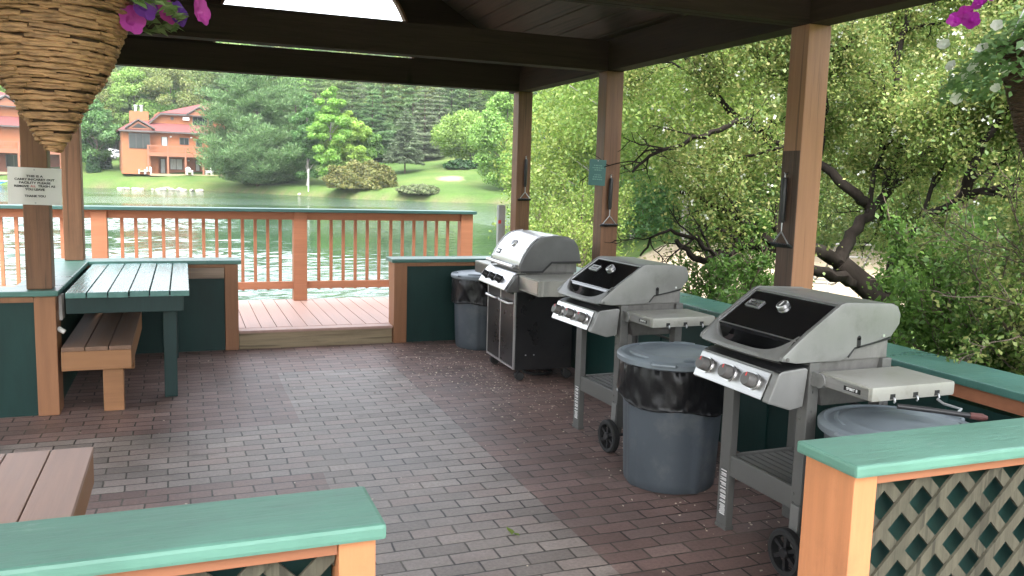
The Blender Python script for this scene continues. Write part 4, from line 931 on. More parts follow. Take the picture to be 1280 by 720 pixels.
# ------------------------------------------------------------------ grill brushes on the posts
def brush(label, p, n, side, ln=.27, wd=.13):
    """hangs at p (top nail), against a face with outward normal n and sideways axis side"""
    p = Vector(p); n = Vector(n); s_ = Vector(side); dn = Vector((0, 0, -1))
    t = thing('grill_brush', label, 'grill brush', p, 'grill brushes hung on the posts')
    o = p+n*.022
    mb = MB(); mb.tube([p-n*.001, p+n*.025, p+n*.03+Vector((0, 0, .006))], .003, 6); mb.obj('nail', M['galv'], t)
    mb = MB(); mb.tube([o+dn*.02, o+dn*.03+s_*.002, o+dn*(ln*.5), o+dn*(ln-.02), o+dn*ln], [.009, .015, .017, .015, .010], 10); mb.obj('grip', M['black'], t, smooth=True)
    e = o+dn*(ln+.05); hd = o+dn*(ln+.12)
    mb = MB(); mb.tube([o+dn*.005, e], .004, 6); mb.tube([e, hd-s_*wd*.45], .004, 6); mb.tube([e, hd+s_*wd*.45], .004, 6); mb.obj('wire_yoke', M['galv'], t)
    mb = MB(); rnd = random.Random(3)
    mb.tube([hd-s_*wd*.52, hd+s_*wd*.52], .006, 8)
    for k in range(10):
        q = hd+s_*(wd*(k/9-.5)); mb.tube([q-n*.016+dn*.012, q+n*.012-dn*.004], [.009, .006], 6)
    mb.obj('bristles', M['black'], t)
brush('black grill brush on the post behind the nearest grill', (XR, 3.868, 1.675), (-1, 0, 0), (0, 1, 0), .27, .15)
brush('black grill brush below the green sign', (3.182, Y2, 1.655), (0, -1, 0), (1, 0, 0), .27, .14)
brush('black grill brush on the far post beyond the cabinet grill', (3.208, Y3, 1.83), (0, -1, 0), (1, 0, 0), .30, .125)

# ------------------------------------------------------------------ signs
t = thing('paper_sign', 'laminated white carry in carry out notice on the left post', 'sign', (-.868, 6.09, 1.355))
mb = MB(); mb.M = Matrix.Translation((-.868, 6.092, 1.474)) @ Matrix.Rotation(rad(1.2), 4, 'Y')
mb.box(-.150, .150, -.001, .001, -.116, .116); mb.obj('sheet', M['sheet'], t)
mb = MB()
for z in (1.577, 1.370): mb.cyl((-.868, 6.089, z), (-.868, 6.099, z), .005, 12)
mb.obj('tack', M['galv'], t)
def tl(s_, x0, x1, z, mat=M['ink']):
    text('lettering', s_, .0182, frame4((-.868+(x0+x1)/2, 6.0898, 1.477+z), (1, 0, -.021), (0.021, 0, 1)), mat, t, .0007, 'CENTER', fit=x1-x0)
for i, s_, hw in ((0, 'THIS IS A', .047), (1, 'CARRY IN/CARRY OUT', .1115), (2, 'FACILITY PLEASE', .087), (4, 'YOU LEAVE', .055), (6, 'THANK YOU', .0585)): tl(s_, -hw, hw, .059-i*.0206)
z4 = .059-3*.0206
tl('REMOVE', -.114, -.033, z4); tl('ALL', -.025, .006, z4, M['inkred']); tl('TRASH AS', .017, .114, z4)
t = thing('post_sign', 'small dark green plaque fixed to the middle post', 'sign', (3.06, 6.09, 1.57))
mb = MB(); mb.M = Matrix.Translation((3.062, 6.088, 1.674)) @ Matrix.Rotation(rad(2), 4, 'Y')
mb.box(-.072, .072, -.007, .007, -.102, .102, .003); mb.obj('board', M['signgreen'], t)
mb = MB(); mb.M = Matrix.Translation((3.062, 6.080, 1.674)) @ Matrix.Rotation(rad(2), 4, 'Y'); rnd = random.Random(8)
for z, wd in ((.055, .075), (.037, .095), (.020, .06), (-.018, .055), (-.035, .08), (-.053, .085)):
    x = -wd/2
    while x < wd/2:
        q = rnd.uniform(.008, .02); mb.box(x, min(x+q, wd/2), -.0006, .0004, z-.0042, z+.0042); x += q+.005
mb.obj('faded_print', M['signtxt'], t)
mb = MB(); mb.cyl((3.062, 6.078, 1.766), (3.062, 6.085, 1.766), .004, 10); mb.obj('screw', M['galv'], t)
# galvanised stakes by the far post
def stake(label, x, y, ztop, wd, band):
    t = thing('metal_stake', label, 'metal stake', (x, y, .17))
    mb = MB(); mb.prism([(x-wd/2, y), (x+wd/2, y), (x+wd/2, y+.05), (x+wd/2-.006, y+.05), (x+wd/2-.006, y+.006), (x-wd/2+.006, y+.006), (x-wd/2+.006, y+.05), (x-wd/2, y+.05)], .172, ztop, 'z'); mb.obj('channel', M['galv'], t)
    if band: mb = MB(); mb.box(x-wd/2-.001, x-wd/2+.03, y-.002, y-.0005, 1.145, 1.18); mb.obj('red_reflector', M['red'], t)
stake('galvanised stake with red reflector left of the far post', 3.075, 8.26, 1.335, .075, True)
stake('galvanised stake showing right of the far post', 3.335, 8.26, 1.31, .05, False)

# ------------------------------------------------------------------ hanging baskets
def petunia(C, D, size, seed):
    """five lobed trumpet flowers: returns V,F"""
    rng = np.random.default_rng(seed); Vs, Fs = [], []
    for c, d in zip(C, D):
        d = d/np.linalg.norm(d); a = np.cross(d, [.3, .5, .8]); a /= np.linalg.norm(a); b = np.cross(d, a); s_ = size*rng.uniform(.75, 1.15); base = len(Vs); n = 20
        Vs.append(c-d*s_*.5)
        for k in range(n):
            t_ = 2*np.pi*k/n; Vs.append(c+(a*np.cos(t_)+b*np.sin(t_))*s_*.35)
        for k in range(n):
            t_ = 2*np.pi*k/n; r = s_*(.85+.18*abs(np.cos(2.5*t_))); Vs.append(c+(a*np.cos(t_)+b*np.sin(t_))*r+d*s_*(.22+rng.uniform(-.06, .06)))
        for k in range(n):
            k2 = (k+1) % n; Fs.append((base, base+1+k, base+1+k2, base+1+k2)); Fs.append((base+1+k, base+1+n+k, base+1+n+k2, base+1+k2))
    me = bpy.data.meshes.new('flowers'); me.from_pydata([tuple(v) for v in Vs], [], [f if f[2] != f[3] else f[:3] for f in Fs]); me.update()
    return me
def cone_twigs(mb, c, prof, seed, rr, pieces):
    rnd = random.Random(seed)
    z = 0
    for i in range(len(prof)):
        r, zz, th = prof[i]
        n = max(4, int(r*2*math.pi/.075)) if pieces else 1
        a0 = rnd.uniform(0, 6.28)
        for k in range(n):
            da = 2*math.pi/n; st = a0+k*da+rnd.uniform(-.04, .04); en = st+da*rnd.uniform(.95, 1.3); m_ = 7
            q = th*rnd.uniform(.7, 1.25); dz0, dz1 = rnd.uniform(-.0035, .0035), rnd.uniform(-.0035, .0035); dr0, dr1 = rnd.uniform(-.002, .005), rnd.uniform(-.002, .005)
            pts = []; rs = []
            for j in range(m_):
                f = j/(m_-1); a = st+(en-st)*f; R = r+dr0*(1-f)+dr1*f+rnd.uniform(-.0012, .0012)
                pts.append((c[0]+R*math.cos(a), c[1]+R*math.sin(a), zz+dz0*(1-f)+dz1*f+rnd.uniform(-.0012, .0012)))
                rs.append(q*(.65+.5*math.sin(math.pi*(.12+.76*f)))*rnd.uniform(.85, 1.1))
            mb.tube(pts, rs, 6)
def basket_left():
    c = Vector((-.297, 2.40, 0)); zt, zb = 2.035, 1.636
    t = thing('hanging_basket', 'tan wicker cone basket with pink petunias hanging at near left', 'hanging basket', (c.x, c.y, zt))
    mb = MB(); prof = []; z = zb+.008
    while z < zt:
        r = float(np.interp(z-zb, [0, .034, .068, .114, .205, .25, .34, .43], [.010, .034, .053, .076, .130, .149, .180, .199]))
        prof.append((r, z, .0056)); z += .0118
    cone_twigs(mb, c, prof, 7, .006, True); cone_twigs(mb, c, [(p[0]+.004, p[1]+.005, .0034) for p in prof[::2]], 17, .004, True)
    mb.obj('wicker_cone', M['twig'], t, smooth=50)
    mb = MB(); mb.lathe([(.003, zb)]+[(max(.004, p[0]-.004), p[1]) for p in prof]+[(0, zt-.01)], (c.x, c.y, 0), 32); mb.obj('liner', M['twigd'], t, smooth=50)
    mb = MB()
    for k in range(3):
        a = k*2.094+.4; mb.tube([(c.x+.215*math.cos(a), c.y+.215*math.sin(a), zt-.01), (c.x, c.y, zt+.40)], .0022, 6)
    mb.tube([(c.x, c.y, zt+.40), (c.x, c.y, 3.09)], .003, 6); mb.obj('hanger_wire', M['galv'], t)
    rng = np.random.default_rng(3); n = 1300
    a = rng.uniform(0, 6.28, n); r = .31*np.sqrt(rng.uniform(0, 1, n)); z = zt+.02+rng.uniform(-.01, .12, n)*(1-r/.32)-np.maximum(0, r-.2)*.75
    C = np.stack([c.x+r*np.cos(a), c.y+r*np.sin(a), z], 1)-np.array(ORG[t]); D = rdir(rng, n)*.7+np.stack([np.cos(a), np.sin(a), 0*a], 1); U = rdir(rng, n)*.6+np.array([0, 0, 1])
    link_mesh('leaves', leaf_mesh('leaves', C, D, U, rng.uniform(.014, .028, n), rng.uniform(.008, .015, n)), M['leafb'], t)
    for mat, P in ((M['petalp'], [(.185, -.06, -.075, .03), (.265, -.05, -.045, .034), (.345, -.06, -.04, .034), (.245, .1, .07, .03), (-.1, -.2, .06, .03), (.10, -.16, .10, .034), (.15, .2, .08, .03)]), (M['petalv'], [(.215, -.07, -.04, .03), (.29, -.03, -.045, .03), (.20, -.14, .0, .03), (-.2, -.1, .05, .03), (0, -.2, .08, .03)])):
        C = np.array([(c.x+p[0], c.y+p[1], zt+p[2]) for p in P])-np.array(ORG[t]); D = np.array([(p[0]*1.5, p[1]-.35, .10) for p in P])
        for i in range(len(C)): link_mesh('petunia_flower', petunia(C[i:i+1], D[i:i+1], .034, 5+i), mat, t)
basket_left()
def basket_right():
    c = far(1310, 95, 4.75); c = Vector((c.x, c.y, 0)); zt, zb = 2.30, 1.72
    t = thing('hanging_basket', 'dark brown coir cone basket with magenta and white flowers', 'hanging basket', (c.x, c.y, zt))
    mb = MB(); prof = [(.03+.19*((z-zb)/(zt-zb))**.8, z, .006) for z in np.arange(zb, zt, .011)]
    cone_twigs(mb, c, prof, 9, .006, True); mb.lathe([(.01, zb)]+[(p[0], p[1]) for p in prof]+[(0, zt)], (c.x, c.y, 0), 32); mb.obj('coir_cone', M['coir'], t, smooth=50)
    mb = MB()
    for k in range(3):
        a = k*2.094+2.9; mb.tube([(c.x+.215*math.cos(a), c.y+.215*math.sin(a), zt), (c.x, c.y, zt+.5)], .003, 6)
    mb.tube([(c.x, c.y, zt+.5), (c.x, c.y, 2.86), (c.x-.02, c.y, 2.89), (c.x-.25, c.y+.1, 2.89), (3.245, c.y+.25, 2.80), (3.245, c.y+.25, 2.70)], .006, 6); mb.obj('hanger_wire', M['galv'], t)
    rng = np.random.default_rng(4); n = 1900
    a = rng.uniform(0, 6.28, n); r = .45*np.sqrt(rng.uniform(0, 1, n)); z = zt+.04+rng.uniform(-.03, .10, n)*(1-r/.5)-np.maximum(0, r-.2)*1.1+rng.normal(0, .03, n)
    C = np.stack([c.x+r*np.cos(a), c.y+r*np.sin(a), z], 1)-np.array(ORG[t]); D = rdir(rng, n)*.8+np.stack([np.cos(a), np.sin(a), -.3+0*a], 1); U = rdir(rng, n)*.6+np.array([0, 0, 1])
    link_mesh('leaves', leaf_mesh('leaves', C, D, U, rng.uniform(.016, .034, n), rng.uniform(.010, .019, n)), M['leafb'], t)
    back = Vector((c.x, c.y, 0)).normalized(); sd_ = Vector((back.y, -back.x, 0))
    def P(px): # px offsets: right, toward camera, up
        return [(c+sd_*a_-back*b_+Vector((0, 0, zt+h_))) for a_, b_, h_ in px]
    for mat, px, nm in ((M['petalm'], [(-.36, .1, .14), (-.30, .12, .18), (-.18, .14, .24), (-.12, .1, .27), (-.05, .1, .33), (.05, .1, .3), (.1, .15, .22), (-.4, .05, .12), (-.24, .16, .20), (-.33, .14, .10), (-.08, .2, .27), (-.14, .2, .20), (.02, .2, .24)], 'petunia_flower'), (M['petalw'], [(-.22, .2, .06), (-.40, .1, -.10), (-.34, .15, -.16), (-.16, .22, -.14), (-.3, .12, -.12), (-.2, .2, -.22), (.02, .24, .02), (-.44, .1, .0), (-.27, .2, -.04), (-.36, .16, -.26), (-.1, .26, -.05)], 'white_flower')):
        C = np.array([tuple(p) for p in P(px)])-np.array(ORG[t]); D = np.tile(np.array([[-back.x*.9-.1, -back.y*.9, .35]]), (len(C), 1))+np.random.default_rng(2).normal(0, .25, (len(C), 3))
        for i in range(len(C)): link_mesh(nm, petunia(C[i:i+1], D[i:i+1], .040 if nm[0] == 'p' else .028, 6+i), mat, t)
    C = np.array([tuple(p) for p in P([(-.02+rng.normal(0, .05), .2+rng.normal(0, .03), .10+rng.normal(0, .05)) for _ in range(40)])])-np.array(ORG[t])
    link_mesh('yellow_leaves', leaf_mesh('yellow_leaves', C, rdir(rng, 40), rdir(rng, 40)*.5+np.array([0, -.5, .8]), .028, .018), M['petaly'], t)
basket_right()

# fallen petals on the bricks
rng = np.random.default_rng(11); n = 1900
cx = np.concatenate([rng.normal(2.25, .33, n//2), rng.normal(2.62, .3, n//4), rng.uniform(-1.0, 3.05, n-n//2-n//4)]); cy = np.concatenate([rng.normal(6.6, .8, n//2), rng.uniform(2.2, 6.5, n//4), rng.uniform(2.6, 7.9, n-n//2-n//4)])
keep = (cx < 3.08) & (cy < 7.92) & (cx > -1.5)
keep[n//2+n//4:] &= rng.uniform(size=n-n//2-n//4) < np.where(np.abs(cy[n//2+n//4:]-7.7) < .25, .9, .16)
cx, cy = cx[keep], cy[keep]; n = len(cx); a = rng.uniform(0, 6.28, n)
C = np.stack([cx, cy, np.full(n, .0035)], 1); D = np.stack([np.cos(a), np.sin(a), rng.normal(0, .15, n)], 1); U = np.array([[0, 0, 1.]])+rng.normal(0, .25, (n, 3)); s_ = rng.uniform(.004, .0105, n)
link_mesh('fallen_petals', leaf_mesh('fallen_petals', C, D, U, s_, s_*rng.uniform(.4, .8, n)), M['petal_litter'], kind='stuff', label='pale fallen petals scattered over the bricks')
t0 = onz(640, 667, 0); C = np.array([[t0.x, t0.y, .008], [t0.x+.012, t0.y-.03, .007], [t0.x-.006, t0.y+.02, .01]])
link_mesh('fallen_leaf', leaf_mesh('fallen_leaf', C, np.array([[.4, 1, .1], [.2, -1, .1], [-.3, 1, .3]]), np.array([[0, 0, 1.]]*3), .026, .011), M['leafy'], label='small fresh green leaf sprig on the grey bricks', cat='leaf')

# ------------------------------------------------------------------ trees
def polyline_tube(mb, pts, r0, r1, n=6): mb.tube(pts, [r0+(r1-r0)*i/(len(pts)-1) for i in range(len(pts))], n)
def wander(rnd, p, d, ln, seg, curl, up=0.):
    pts = [p.copy()]; d = d.normalized()
    for i in range(seg):
        d = (d+Vector((rnd.gauss(0, curl), rnd.gauss(0, curl), rnd.gauss(0, curl)+up))).normalized(); pts.append(pts[-1]+d*(ln/seg))
    return pts
def grow(mb, rnd, pts, r0, r1, depth, anchors, ratio=.62, kids=4, curl=.22, up=.03, nseg=6, leafy_from=1, minr=.004, spread=(.5, 1.0)):
    polyline_tube(mb, pts, r0, r1, max(4, 8-2*(3-depth) if depth < 3 else 8))
    L_ = sum((b-a).length for a, b in zip(pts, pts[1:]))
    if depth <= leafy_from:
        m_ = max(2, int(L_/.10))
        for k in range(m_):
            f = (k+.5)/m_*(len(pts)-1); i = int(f); q = pts[i].lerp(pts[min(i+1, len(pts)-1)], f-i); anchors.append((q, (pts[min(i+1, len(pts)-1)]-pts[i]).normalized()))
    if depth == 0: return
    for k in range(kids):
        f = rnd.uniform(.3, 1.)*(len(pts)-1); i = min(int(f), len(pts)-2); p = pts[i].lerp(pts[i+1], f-i); d = (pts[i+1]-pts[i]).normalized()
        o = d.orthogonal().normalized(); o = Matrix.Rotation(rnd.uniform(0, 6.28), 3, d) @ o; an = rnd.uniform(*spread)
        nd = d*math.cos(an)+o*math.sin(an); r = r0+(r1-r0)*f/(len(pts)-1); r = max(minr, r*.62)
        grow(mb, rnd, wander(rnd, p, nd, L_*ratio*rnd.uniform(.7, 1.25), nseg, curl, up), r, max(minr*.6, r*.3), depth-1, anchors, ratio, kids, curl, up, nseg, leafy_from, minr, spread)
def anchor_leaves(rng, anchors, per, spread, Ls, Ws, org, keep=None):
    A = np.array([tuple(a[0]) for a in anchors]); Dd = np.array([tuple(a[1]) for a in anchors])
    wt = rng.gamma(.9, 1., len(A)); rep = rng.poisson(per*wt/wt.mean()); sp_ = np.repeat(spread*rng.uniform(.45, 1.15, len(A)), rep)[:, None]
    A = np.repeat(A, rep, 0); Dd = np.repeat(Dd, rep, 0); n = len(A)
    C = A+rng.normal(0, 1, (n, 3))*sp_; 
    if keep is not None:
        k = keep(C); C, Dd = C[k], Dd[k]; n = len(C)
    D = rdir(rng, n)+Dd*.5; U = rdir(rng, n)*.9+np.array([0, 0, .8]); return leaf_mesh('crown', C-np.array(org), D, U, (q_ := rng.uniform(.45, 1.45, n))*Ls, q_*rng.uniform(.8, 1.2, n)*Ws), C

# -- old crabapple just outside the right wall
def crab():
    rnd = random.Random(21); rng = np.random.default_rng(21)
    def w(u, v, D): return far(u, v, D)
    base = w(1128, 440, 7.6); base.z = hz(base.x, base.y)-.05
    t = thing('blossoming_tree', 'old gnarled dark barked tree with small pale blossoms beyond the right wall', 'tree', base)
    mb = MB(); anchors = []
    tr = [base, w(1120, 420, 7.55), w(1106, 382, 7.5), w(1075, 352, 7.45), w(1050, 330, 7.4)]
    polyline_tube(mb, [tr[0].lerp(tr[1], .5)-Vector((0, 0, .25))]+tr[1:3]+[tr[2].lerp(tr[3], .5)+Vector((0, 0, .02))]+tr[3:], .12, .085, 12)
    limbs = [([(1050, 330, 7.4), (1020, 312, 7.2), (985, 318, 7.0), (930, 305, 6.8), (880, 325, 6.6), (845, 300, 6.5)], .06),
             ([(1050, 330, 7.4), (1062, 300, 7.5), (1090, 262, 7.7), (1110, 240, 7.9), (1150, 200, 8.1), (1200, 150, 8.3)], .062),
             ([(1075, 352, 7.45), (1040, 345, 7.2), (1000, 330, 7.0), (960, 300, 6.9), (900, 260, 6.9), (850, 240, 7.0)], .055),
             ([(1090, 262, 7.7), (1065, 240, 7.6), (1020, 200, 7.6), (960, 170, 7.6), (900, 130, 7.8), (850, 60, 8)], .05),
             ([(1110, 240, 7.9), (1130, 160, 8.0), (1120, 80, 8.2), (1140, 0, 8.3), (1150, -80, 8.4)], .05),
             ([(1106, 382, 7.5), (1115, 330, 7.4), (1150, 280, 7.2), (1200, 250, 7.0), (1260, 230, 6.8), (1330, 200, 6.6)], .05),
             ([(1150, 200, 8.1), (1210, 120, 8.0), (1260, 50, 8.0), (1300, -40, 8.0)], .04),
             ([(1020, 200, 7.6), (1030, 120, 7.6), (1010, 40, 7.8), (1040, -60, 8.0)], .04),
             ([(960, 170, 7.6), (930, 150, 7.2), (880, 170, 7.0), (820, 190, 6.9), (790, 215, 6.8)], .032),
             ([(930, 305, 6.8), (900, 320, 6.6), (870, 300, 6.5), (830, 290, 6.5), (800, 320, 6.5)], .026),
             ([(1200, 250, 7.0), (1230, 180, 6.8), (1270, 120, 6.8), (1340, 60, 6.8)], .035)]
    for lm, r in limbs:
        P = [w(*q) for q in lm]; Q = []
        PP = [P[0]]+P+[P[-1]]
        for i in range(len(P)-1):
            a, b, c, d = PP[i:i+4]
            for k in range(5):
                f = k/5; q = ((b*2)+(c-a)*f+(a*2-b*5+c*4-d)*f*f+(b*3-a-c*3+d)*f**3)*.5; Q.append(q+Vector((rnd.gauss(0, .012), rnd.gauss(0, .012), rnd.gauss(0, .012))))
        Q.append(P[-1]); Q[0] = P[0]
        low = lm[-1][1] > 200; grow(mb, rnd, Q, r, r*.3, 2 if low else 3, anchors, .30 if low else .40, 5 if low else 6, .25, .03, 5, 1, .004, (.5, 1.1))
    mb.obj('trunk', M['bark'], t, smooth=60)
    anchors = [a for a in anchors if a[0].x > 3.55 or a[0].z > 3.6]
    per = max(4, int(340000/len(anchors)))
    # thinned where the open branches and the sand show low down
    ok = lambda C: (C[:, 0] > 3.55) & (rng.uniform(size=len(C)) < np.clip((C[:, 2]-.9)/1.0, .30, 1))
    me, C = anchor_leaves(rng, anchors, per, .13, .0145, .0088, base, ok)
    link_mesh('crown', me, M['leafc'], t)
    k = rng.choice(len(C), 1100); B = C[k]-np.array(base)+rng.normal(0, .02, (len(k), 3)); Bx = np.repeat(B, 5, 0)+rng.normal(0, .016, (len(k)*5, 3))
    link_mesh('blossoms', leaf_mesh('blossoms', Bx, rdir(rng, len(Bx)), rdir(rng, len(Bx)), .013, .011), M['petalw'], t)
crab()

def shrub(label, u, D, vtop, wpx, mat, n, Ls, seed, name='shrub', cat='shrub', stems=14, group=None, dens=.75, zb=None, bark='barkb', low=.1, aspect=.5):
    """many stemmed bush with open sprays"""
    rnd = random.Random(seed); rng = np.random.default_rng(seed)
    p = far(u, 300, D); p.z = hz(p.x, p.y) if zb is None else zb
    top = far(u, vtop, D).z; H = top-p.z; R = wpx*D/FPX/2
    t = thing(name, label, cat, p, group); mb = MB(); anchors = []
    for k in range(stems):
        a = rnd.uniform(0, 6.28); q = math.sqrt(rnd.uniform(.02, 1)); tip = p+Vector((R*q*math.cos(a), R*q*math.sin(a)*.9, H*(1-.45*q*q)*rnd.uniform(.75, 1.02)))
        b = p+Vector((rnd.gauss(0, R*.15), rnd.gauss(0, R*.15), -.05)); pts = []
        for i in range(7):
            f = i/6; pts.append(b.lerp(tip, f)+Vector((0, 0, H*.16*math.sin(math.pi*f)*q))+Vector((rnd.gauss(0, .02), rnd.gauss(0, .02), rnd.gauss(0, .02)))*H*.5*f)
        grow(mb, rnd, pts, max(.006, H*.010), max(.003, H*.003), 2, anchors, .34, 6, .25, .05, 4, 2, .003, (.4, 1.0))
    mb.obj('stems', M[bark], t)
    anchors = [a for a in anchors if a[0].z > p.z+H*low]
    per = max(1, int(n/len(anchors))); me, C = anchor_leaves(rng, anchors, per, R*.07, Ls, Ls*.55, p, (lambda C: C[:, 2] > p.z+.02))
    link_mesh('leaves', me, mat, t); return t, C
shrub('fresh green shrub with open twigs beyond the wall between the two near grills', 920, 6.9, 268, 150, M['leaff'], 22000, .016, 31, stems=16)
t_, C_ = shrub('leafy bright green shrub rising over the right counter wall', 1245, 5.9, 272, 240, M['leaff'], 50000, .0175, 32, stems=26)
shrub('low leafy shrub at the right edge behind the counter wall', 1350, 5.2, 215, 240, M['leafc'], 24000, .014, 33, stems=16)
shrub('bright young shrub leaning over the water beyond the far post', 722, 24, 225, 150, M['leafy'], 20000, .042, 34, stems=18)
shrub('small leafy shrub beside the boulders behind the middle post', 705, 15.5, 262, 130, M['leafy'], 12000, .032, 35, stems=14)

# -- clumped deciduous tree for middle and far distance
def clump_tree(name, label, cat, base, H, R, mat, n, Ls, seed, trunk_frac=.25, bark='barkb', group=None, shape=1., nclump=46, gap=.55, trunk_r=None, limbs=10):
    rnd = random.Random(seed); rng = np.random.default_rng(seed); base = Vector(base)
    t = thing(name, label, cat, base, group); z0 = H*trunk_frac; mb = MB(); tr = trunk_r or H*.016
    tp = [base+Vector((0, 0, -.3))]
    for i in range(1, 9): tp.append(base+Vector((rnd.gauss(0, H*.006), rnd.gauss(0, H*.006), H*.9*i/8)))
    polyline_tube(mb, tp, tr, tr*.15, 7)
    cen = []
    for k in range(nclump):
        for _ in range(30):
            f = rnd.uniform(0, 1); a = rnd.uniform(0, 6.28)
            prof = (math.sin(math.pi*min(1, (f*.92+.08)**shape)))**.7
            q = math.sqrt(rnd.uniform(.12, 1)); r = R*prof*q
            c = Vector((r*math.cos(a), r*math.sin(a), z0+(H-z0)*f*.96))
            if all((c-o[0]).length > R*.22 for o in cen): break
        cen.append((c, R*rnd.uniform(.20, .36)*(.6+.5*prof), rnd.uniform(.6, 1.3)))
    for c, r, wg in sorted(cen, key=lambda x: -x[1])[:limbs]:
        s0 = max(z0*.7, c.z-R*.7); st = base+Vector((0, 0, s0)); e = base+c; mid = st.lerp(e, .5)+Vector((rnd.gauss(0, R*.05), rnd.gauss(0, R*.05), R*.05)); polyline_tube(mb, [st, mid, e], tr*.35, tr*.08, 5)
    mb.obj('trunk', M[bark], t)
    W = np.array([c[2]*c[1]**2 for c in cen]); W /= W.sum(); cnt = rng.multinomial(n, W); Cs, Us = [], []
    for (c, r, wg), m_ in zip(cen, cnt):
        d = rdir(rng, m_); rad_ = r*(rng.uniform(.25, 1.12, (m_, 1)))**.6; d2 = d*np.array([1.1, 1.1, .72])
        Cs.append(np.array(c)+d2*rad_); Us.append(d+np.array([0, 0, .7]))
    C = np.concatenate(Cs); U = np.concatenate(Us)+rng.normal(0, .5, (len(C), 3)); D = rdir(rng, len(C))+np.array([0, 0, -.25])
    link_mesh('crown', leaf_mesh('crown', C, D, U, rng.uniform(Ls*.6, Ls*1.25, len(C)), rng.uniform(Ls*.38, Ls*.75, len(C))), mat, t)
    return t
def conifer(name, label, cat, base, H, R, mat, n, Ls, seed, first=.03, group=None, droop=.25, whorls=26, dens=9, bark='barkb', upturn=.12, pw=.8, trunk_r=None, tuft=False):
    """whorls of limbs carrying flat plumes of needles"""
    rnd = random.Random(seed); rng = np.random.default_rng(seed); base = Vector(base)
    t = thing(name, label, cat, base, group); mb = MB(); tr = trunk_r or H*.014
    polyline_tube(mb, [base+Vector((0, 0, -.3)), base+Vector((0, 0, H*.5)), base+Vector((0, 0, H*.98))], tr, tr*.1, 7)
    segs = []
    for k in range(whorls):
        f = first+(1-first)*(k/whorls)**1.05; z = H*f; rl = R*((1-f)**pw)*(.9 if f > .12 else .55+f*3)
        nb = max(4, int(dens*(1-.5*f)))
        a0 = rnd.uniform(0, 6.28)
        for j in range(nb):
            a = a0+6.283*j/nb+rnd.gauss(0, .18); ln = rl*rnd.choice([.55, .8, .95, 1., 1.12])*rnd.uniform(.85, 1.1); d = Vector((math.cos(a), math.sin(a), 0)); pts = []
            for i in range(6):
                g = i/5; pts.append(base+Vector((0, 0, z))+d*(ln*g)+Vector((0, 0, -droop*ln*g+upturn*ln*g*g*1.6+rnd.gauss(0, .02)*ln)))
            polyline_tube(mb, [pts[0], pts[2], pts[5]], max(.01, tr*.22*(1-f*.7)), .008, 4)
            segs.append((pts, ln))
    mb.obj('trunk', M[bark], t)
    tot = sum(s[1]**1.4 for s in segs); Cs, Ds, Us = [], [], []
    if tuft:
        for pts, ln in segs:
            P = [p-base for p in pts]; nt_ = max(2, int(ln/.75)); m0 = max(8, int(n*ln**1.4/tot))
            for q in range(nt_):
                g = .35+.67*(q+rnd.random()*.6)/nt_; gi = min(g*5, 4.99); i = int(gi); c = P[i].lerp(P[i+1], min(1.1, gi-i+(.1 if g > 1 else 0))); sd_ = Vector((-(P[5].y-P[0].y), P[5].x-P[0].x, 0)).normalized()
                c = c+sd_*rnd.uniform(-.28, .28)*ln*g; r = max(.45, ln*rnd.uniform(.15, .25)); m_ = max(5, m0//nt_)
                d = rdir(rng, m_); d[:, 2] = d[:, 2]*.8+.25; Cs.append(np.array(c)+d*np.array([r, r, r*.55])*rng.uniform(.2, 1, (m_, 1))**.5)
                Ds.append(d+np.array([0, 0, .35])+rng.normal(0, .25, (m_, 3))); Us.append(d*.6+rng.normal(0, .4, (m_, 3))+np.array([0, 0, .8]))
    for pts, ln in ([] if tuft else segs):
        m_ = max(6, int(n*ln**1.4/tot)); g = rng.uniform(.12, 1.04, m_)**.8; P = np.array([tuple(p-base) for p in pts]); gi = np.clip(g*5, 0, 4.999); i = gi.astype(int); fr = (gi-i)[:, None]
        Q = P[i]*(1-fr)+P[i+1]*fr; ax = nrm((P[5]-P[0])[None])[0]; sd_ = np.cross(ax, [0, 0, 1]); sd_ /= np.linalg.norm(sd_)+1e-9
        wv = ln*.24*(1.15-g)+.10; s_ = rng.uniform(-1, 1, m_); Q = Q+sd_*(s_*wv)[:, None]+np.array([0, 0, 1])*(rng.normal(0, .06, m_)*ln*.35-np.abs(s_)*wv*.25)[:, None]
        Cs.append(Q); Ds.append(ax[None]*.9+sd_[None]*(s_*.9)[:, None]+rng.normal(0, .35, (m_, 3))+np.array([0, 0, .25])); Us.append(rng.normal(0, .45, (m_, 3))+np.array([0, 0, 1]))
    C = np.concatenate(Cs); D = np.concatenate(Ds); U = np.concatenate(Us); m_ = len(C)
    link_mesh('crown', leaf_mesh('crown', C, D, U, rng.uniform(Ls*.7, Ls*1.4, m_), rng.uniform(Ls*(.12 if tuft else .22), Ls*(.24 if tuft else .42), m_)), mat, t)
    return t
def at(u, D, vtop):
    p = far(u, 215, D); p.z = hz(p.x, p.y); return p, far(u, vtop, D).z-p.z
def px(n, D): return n*D/FPX

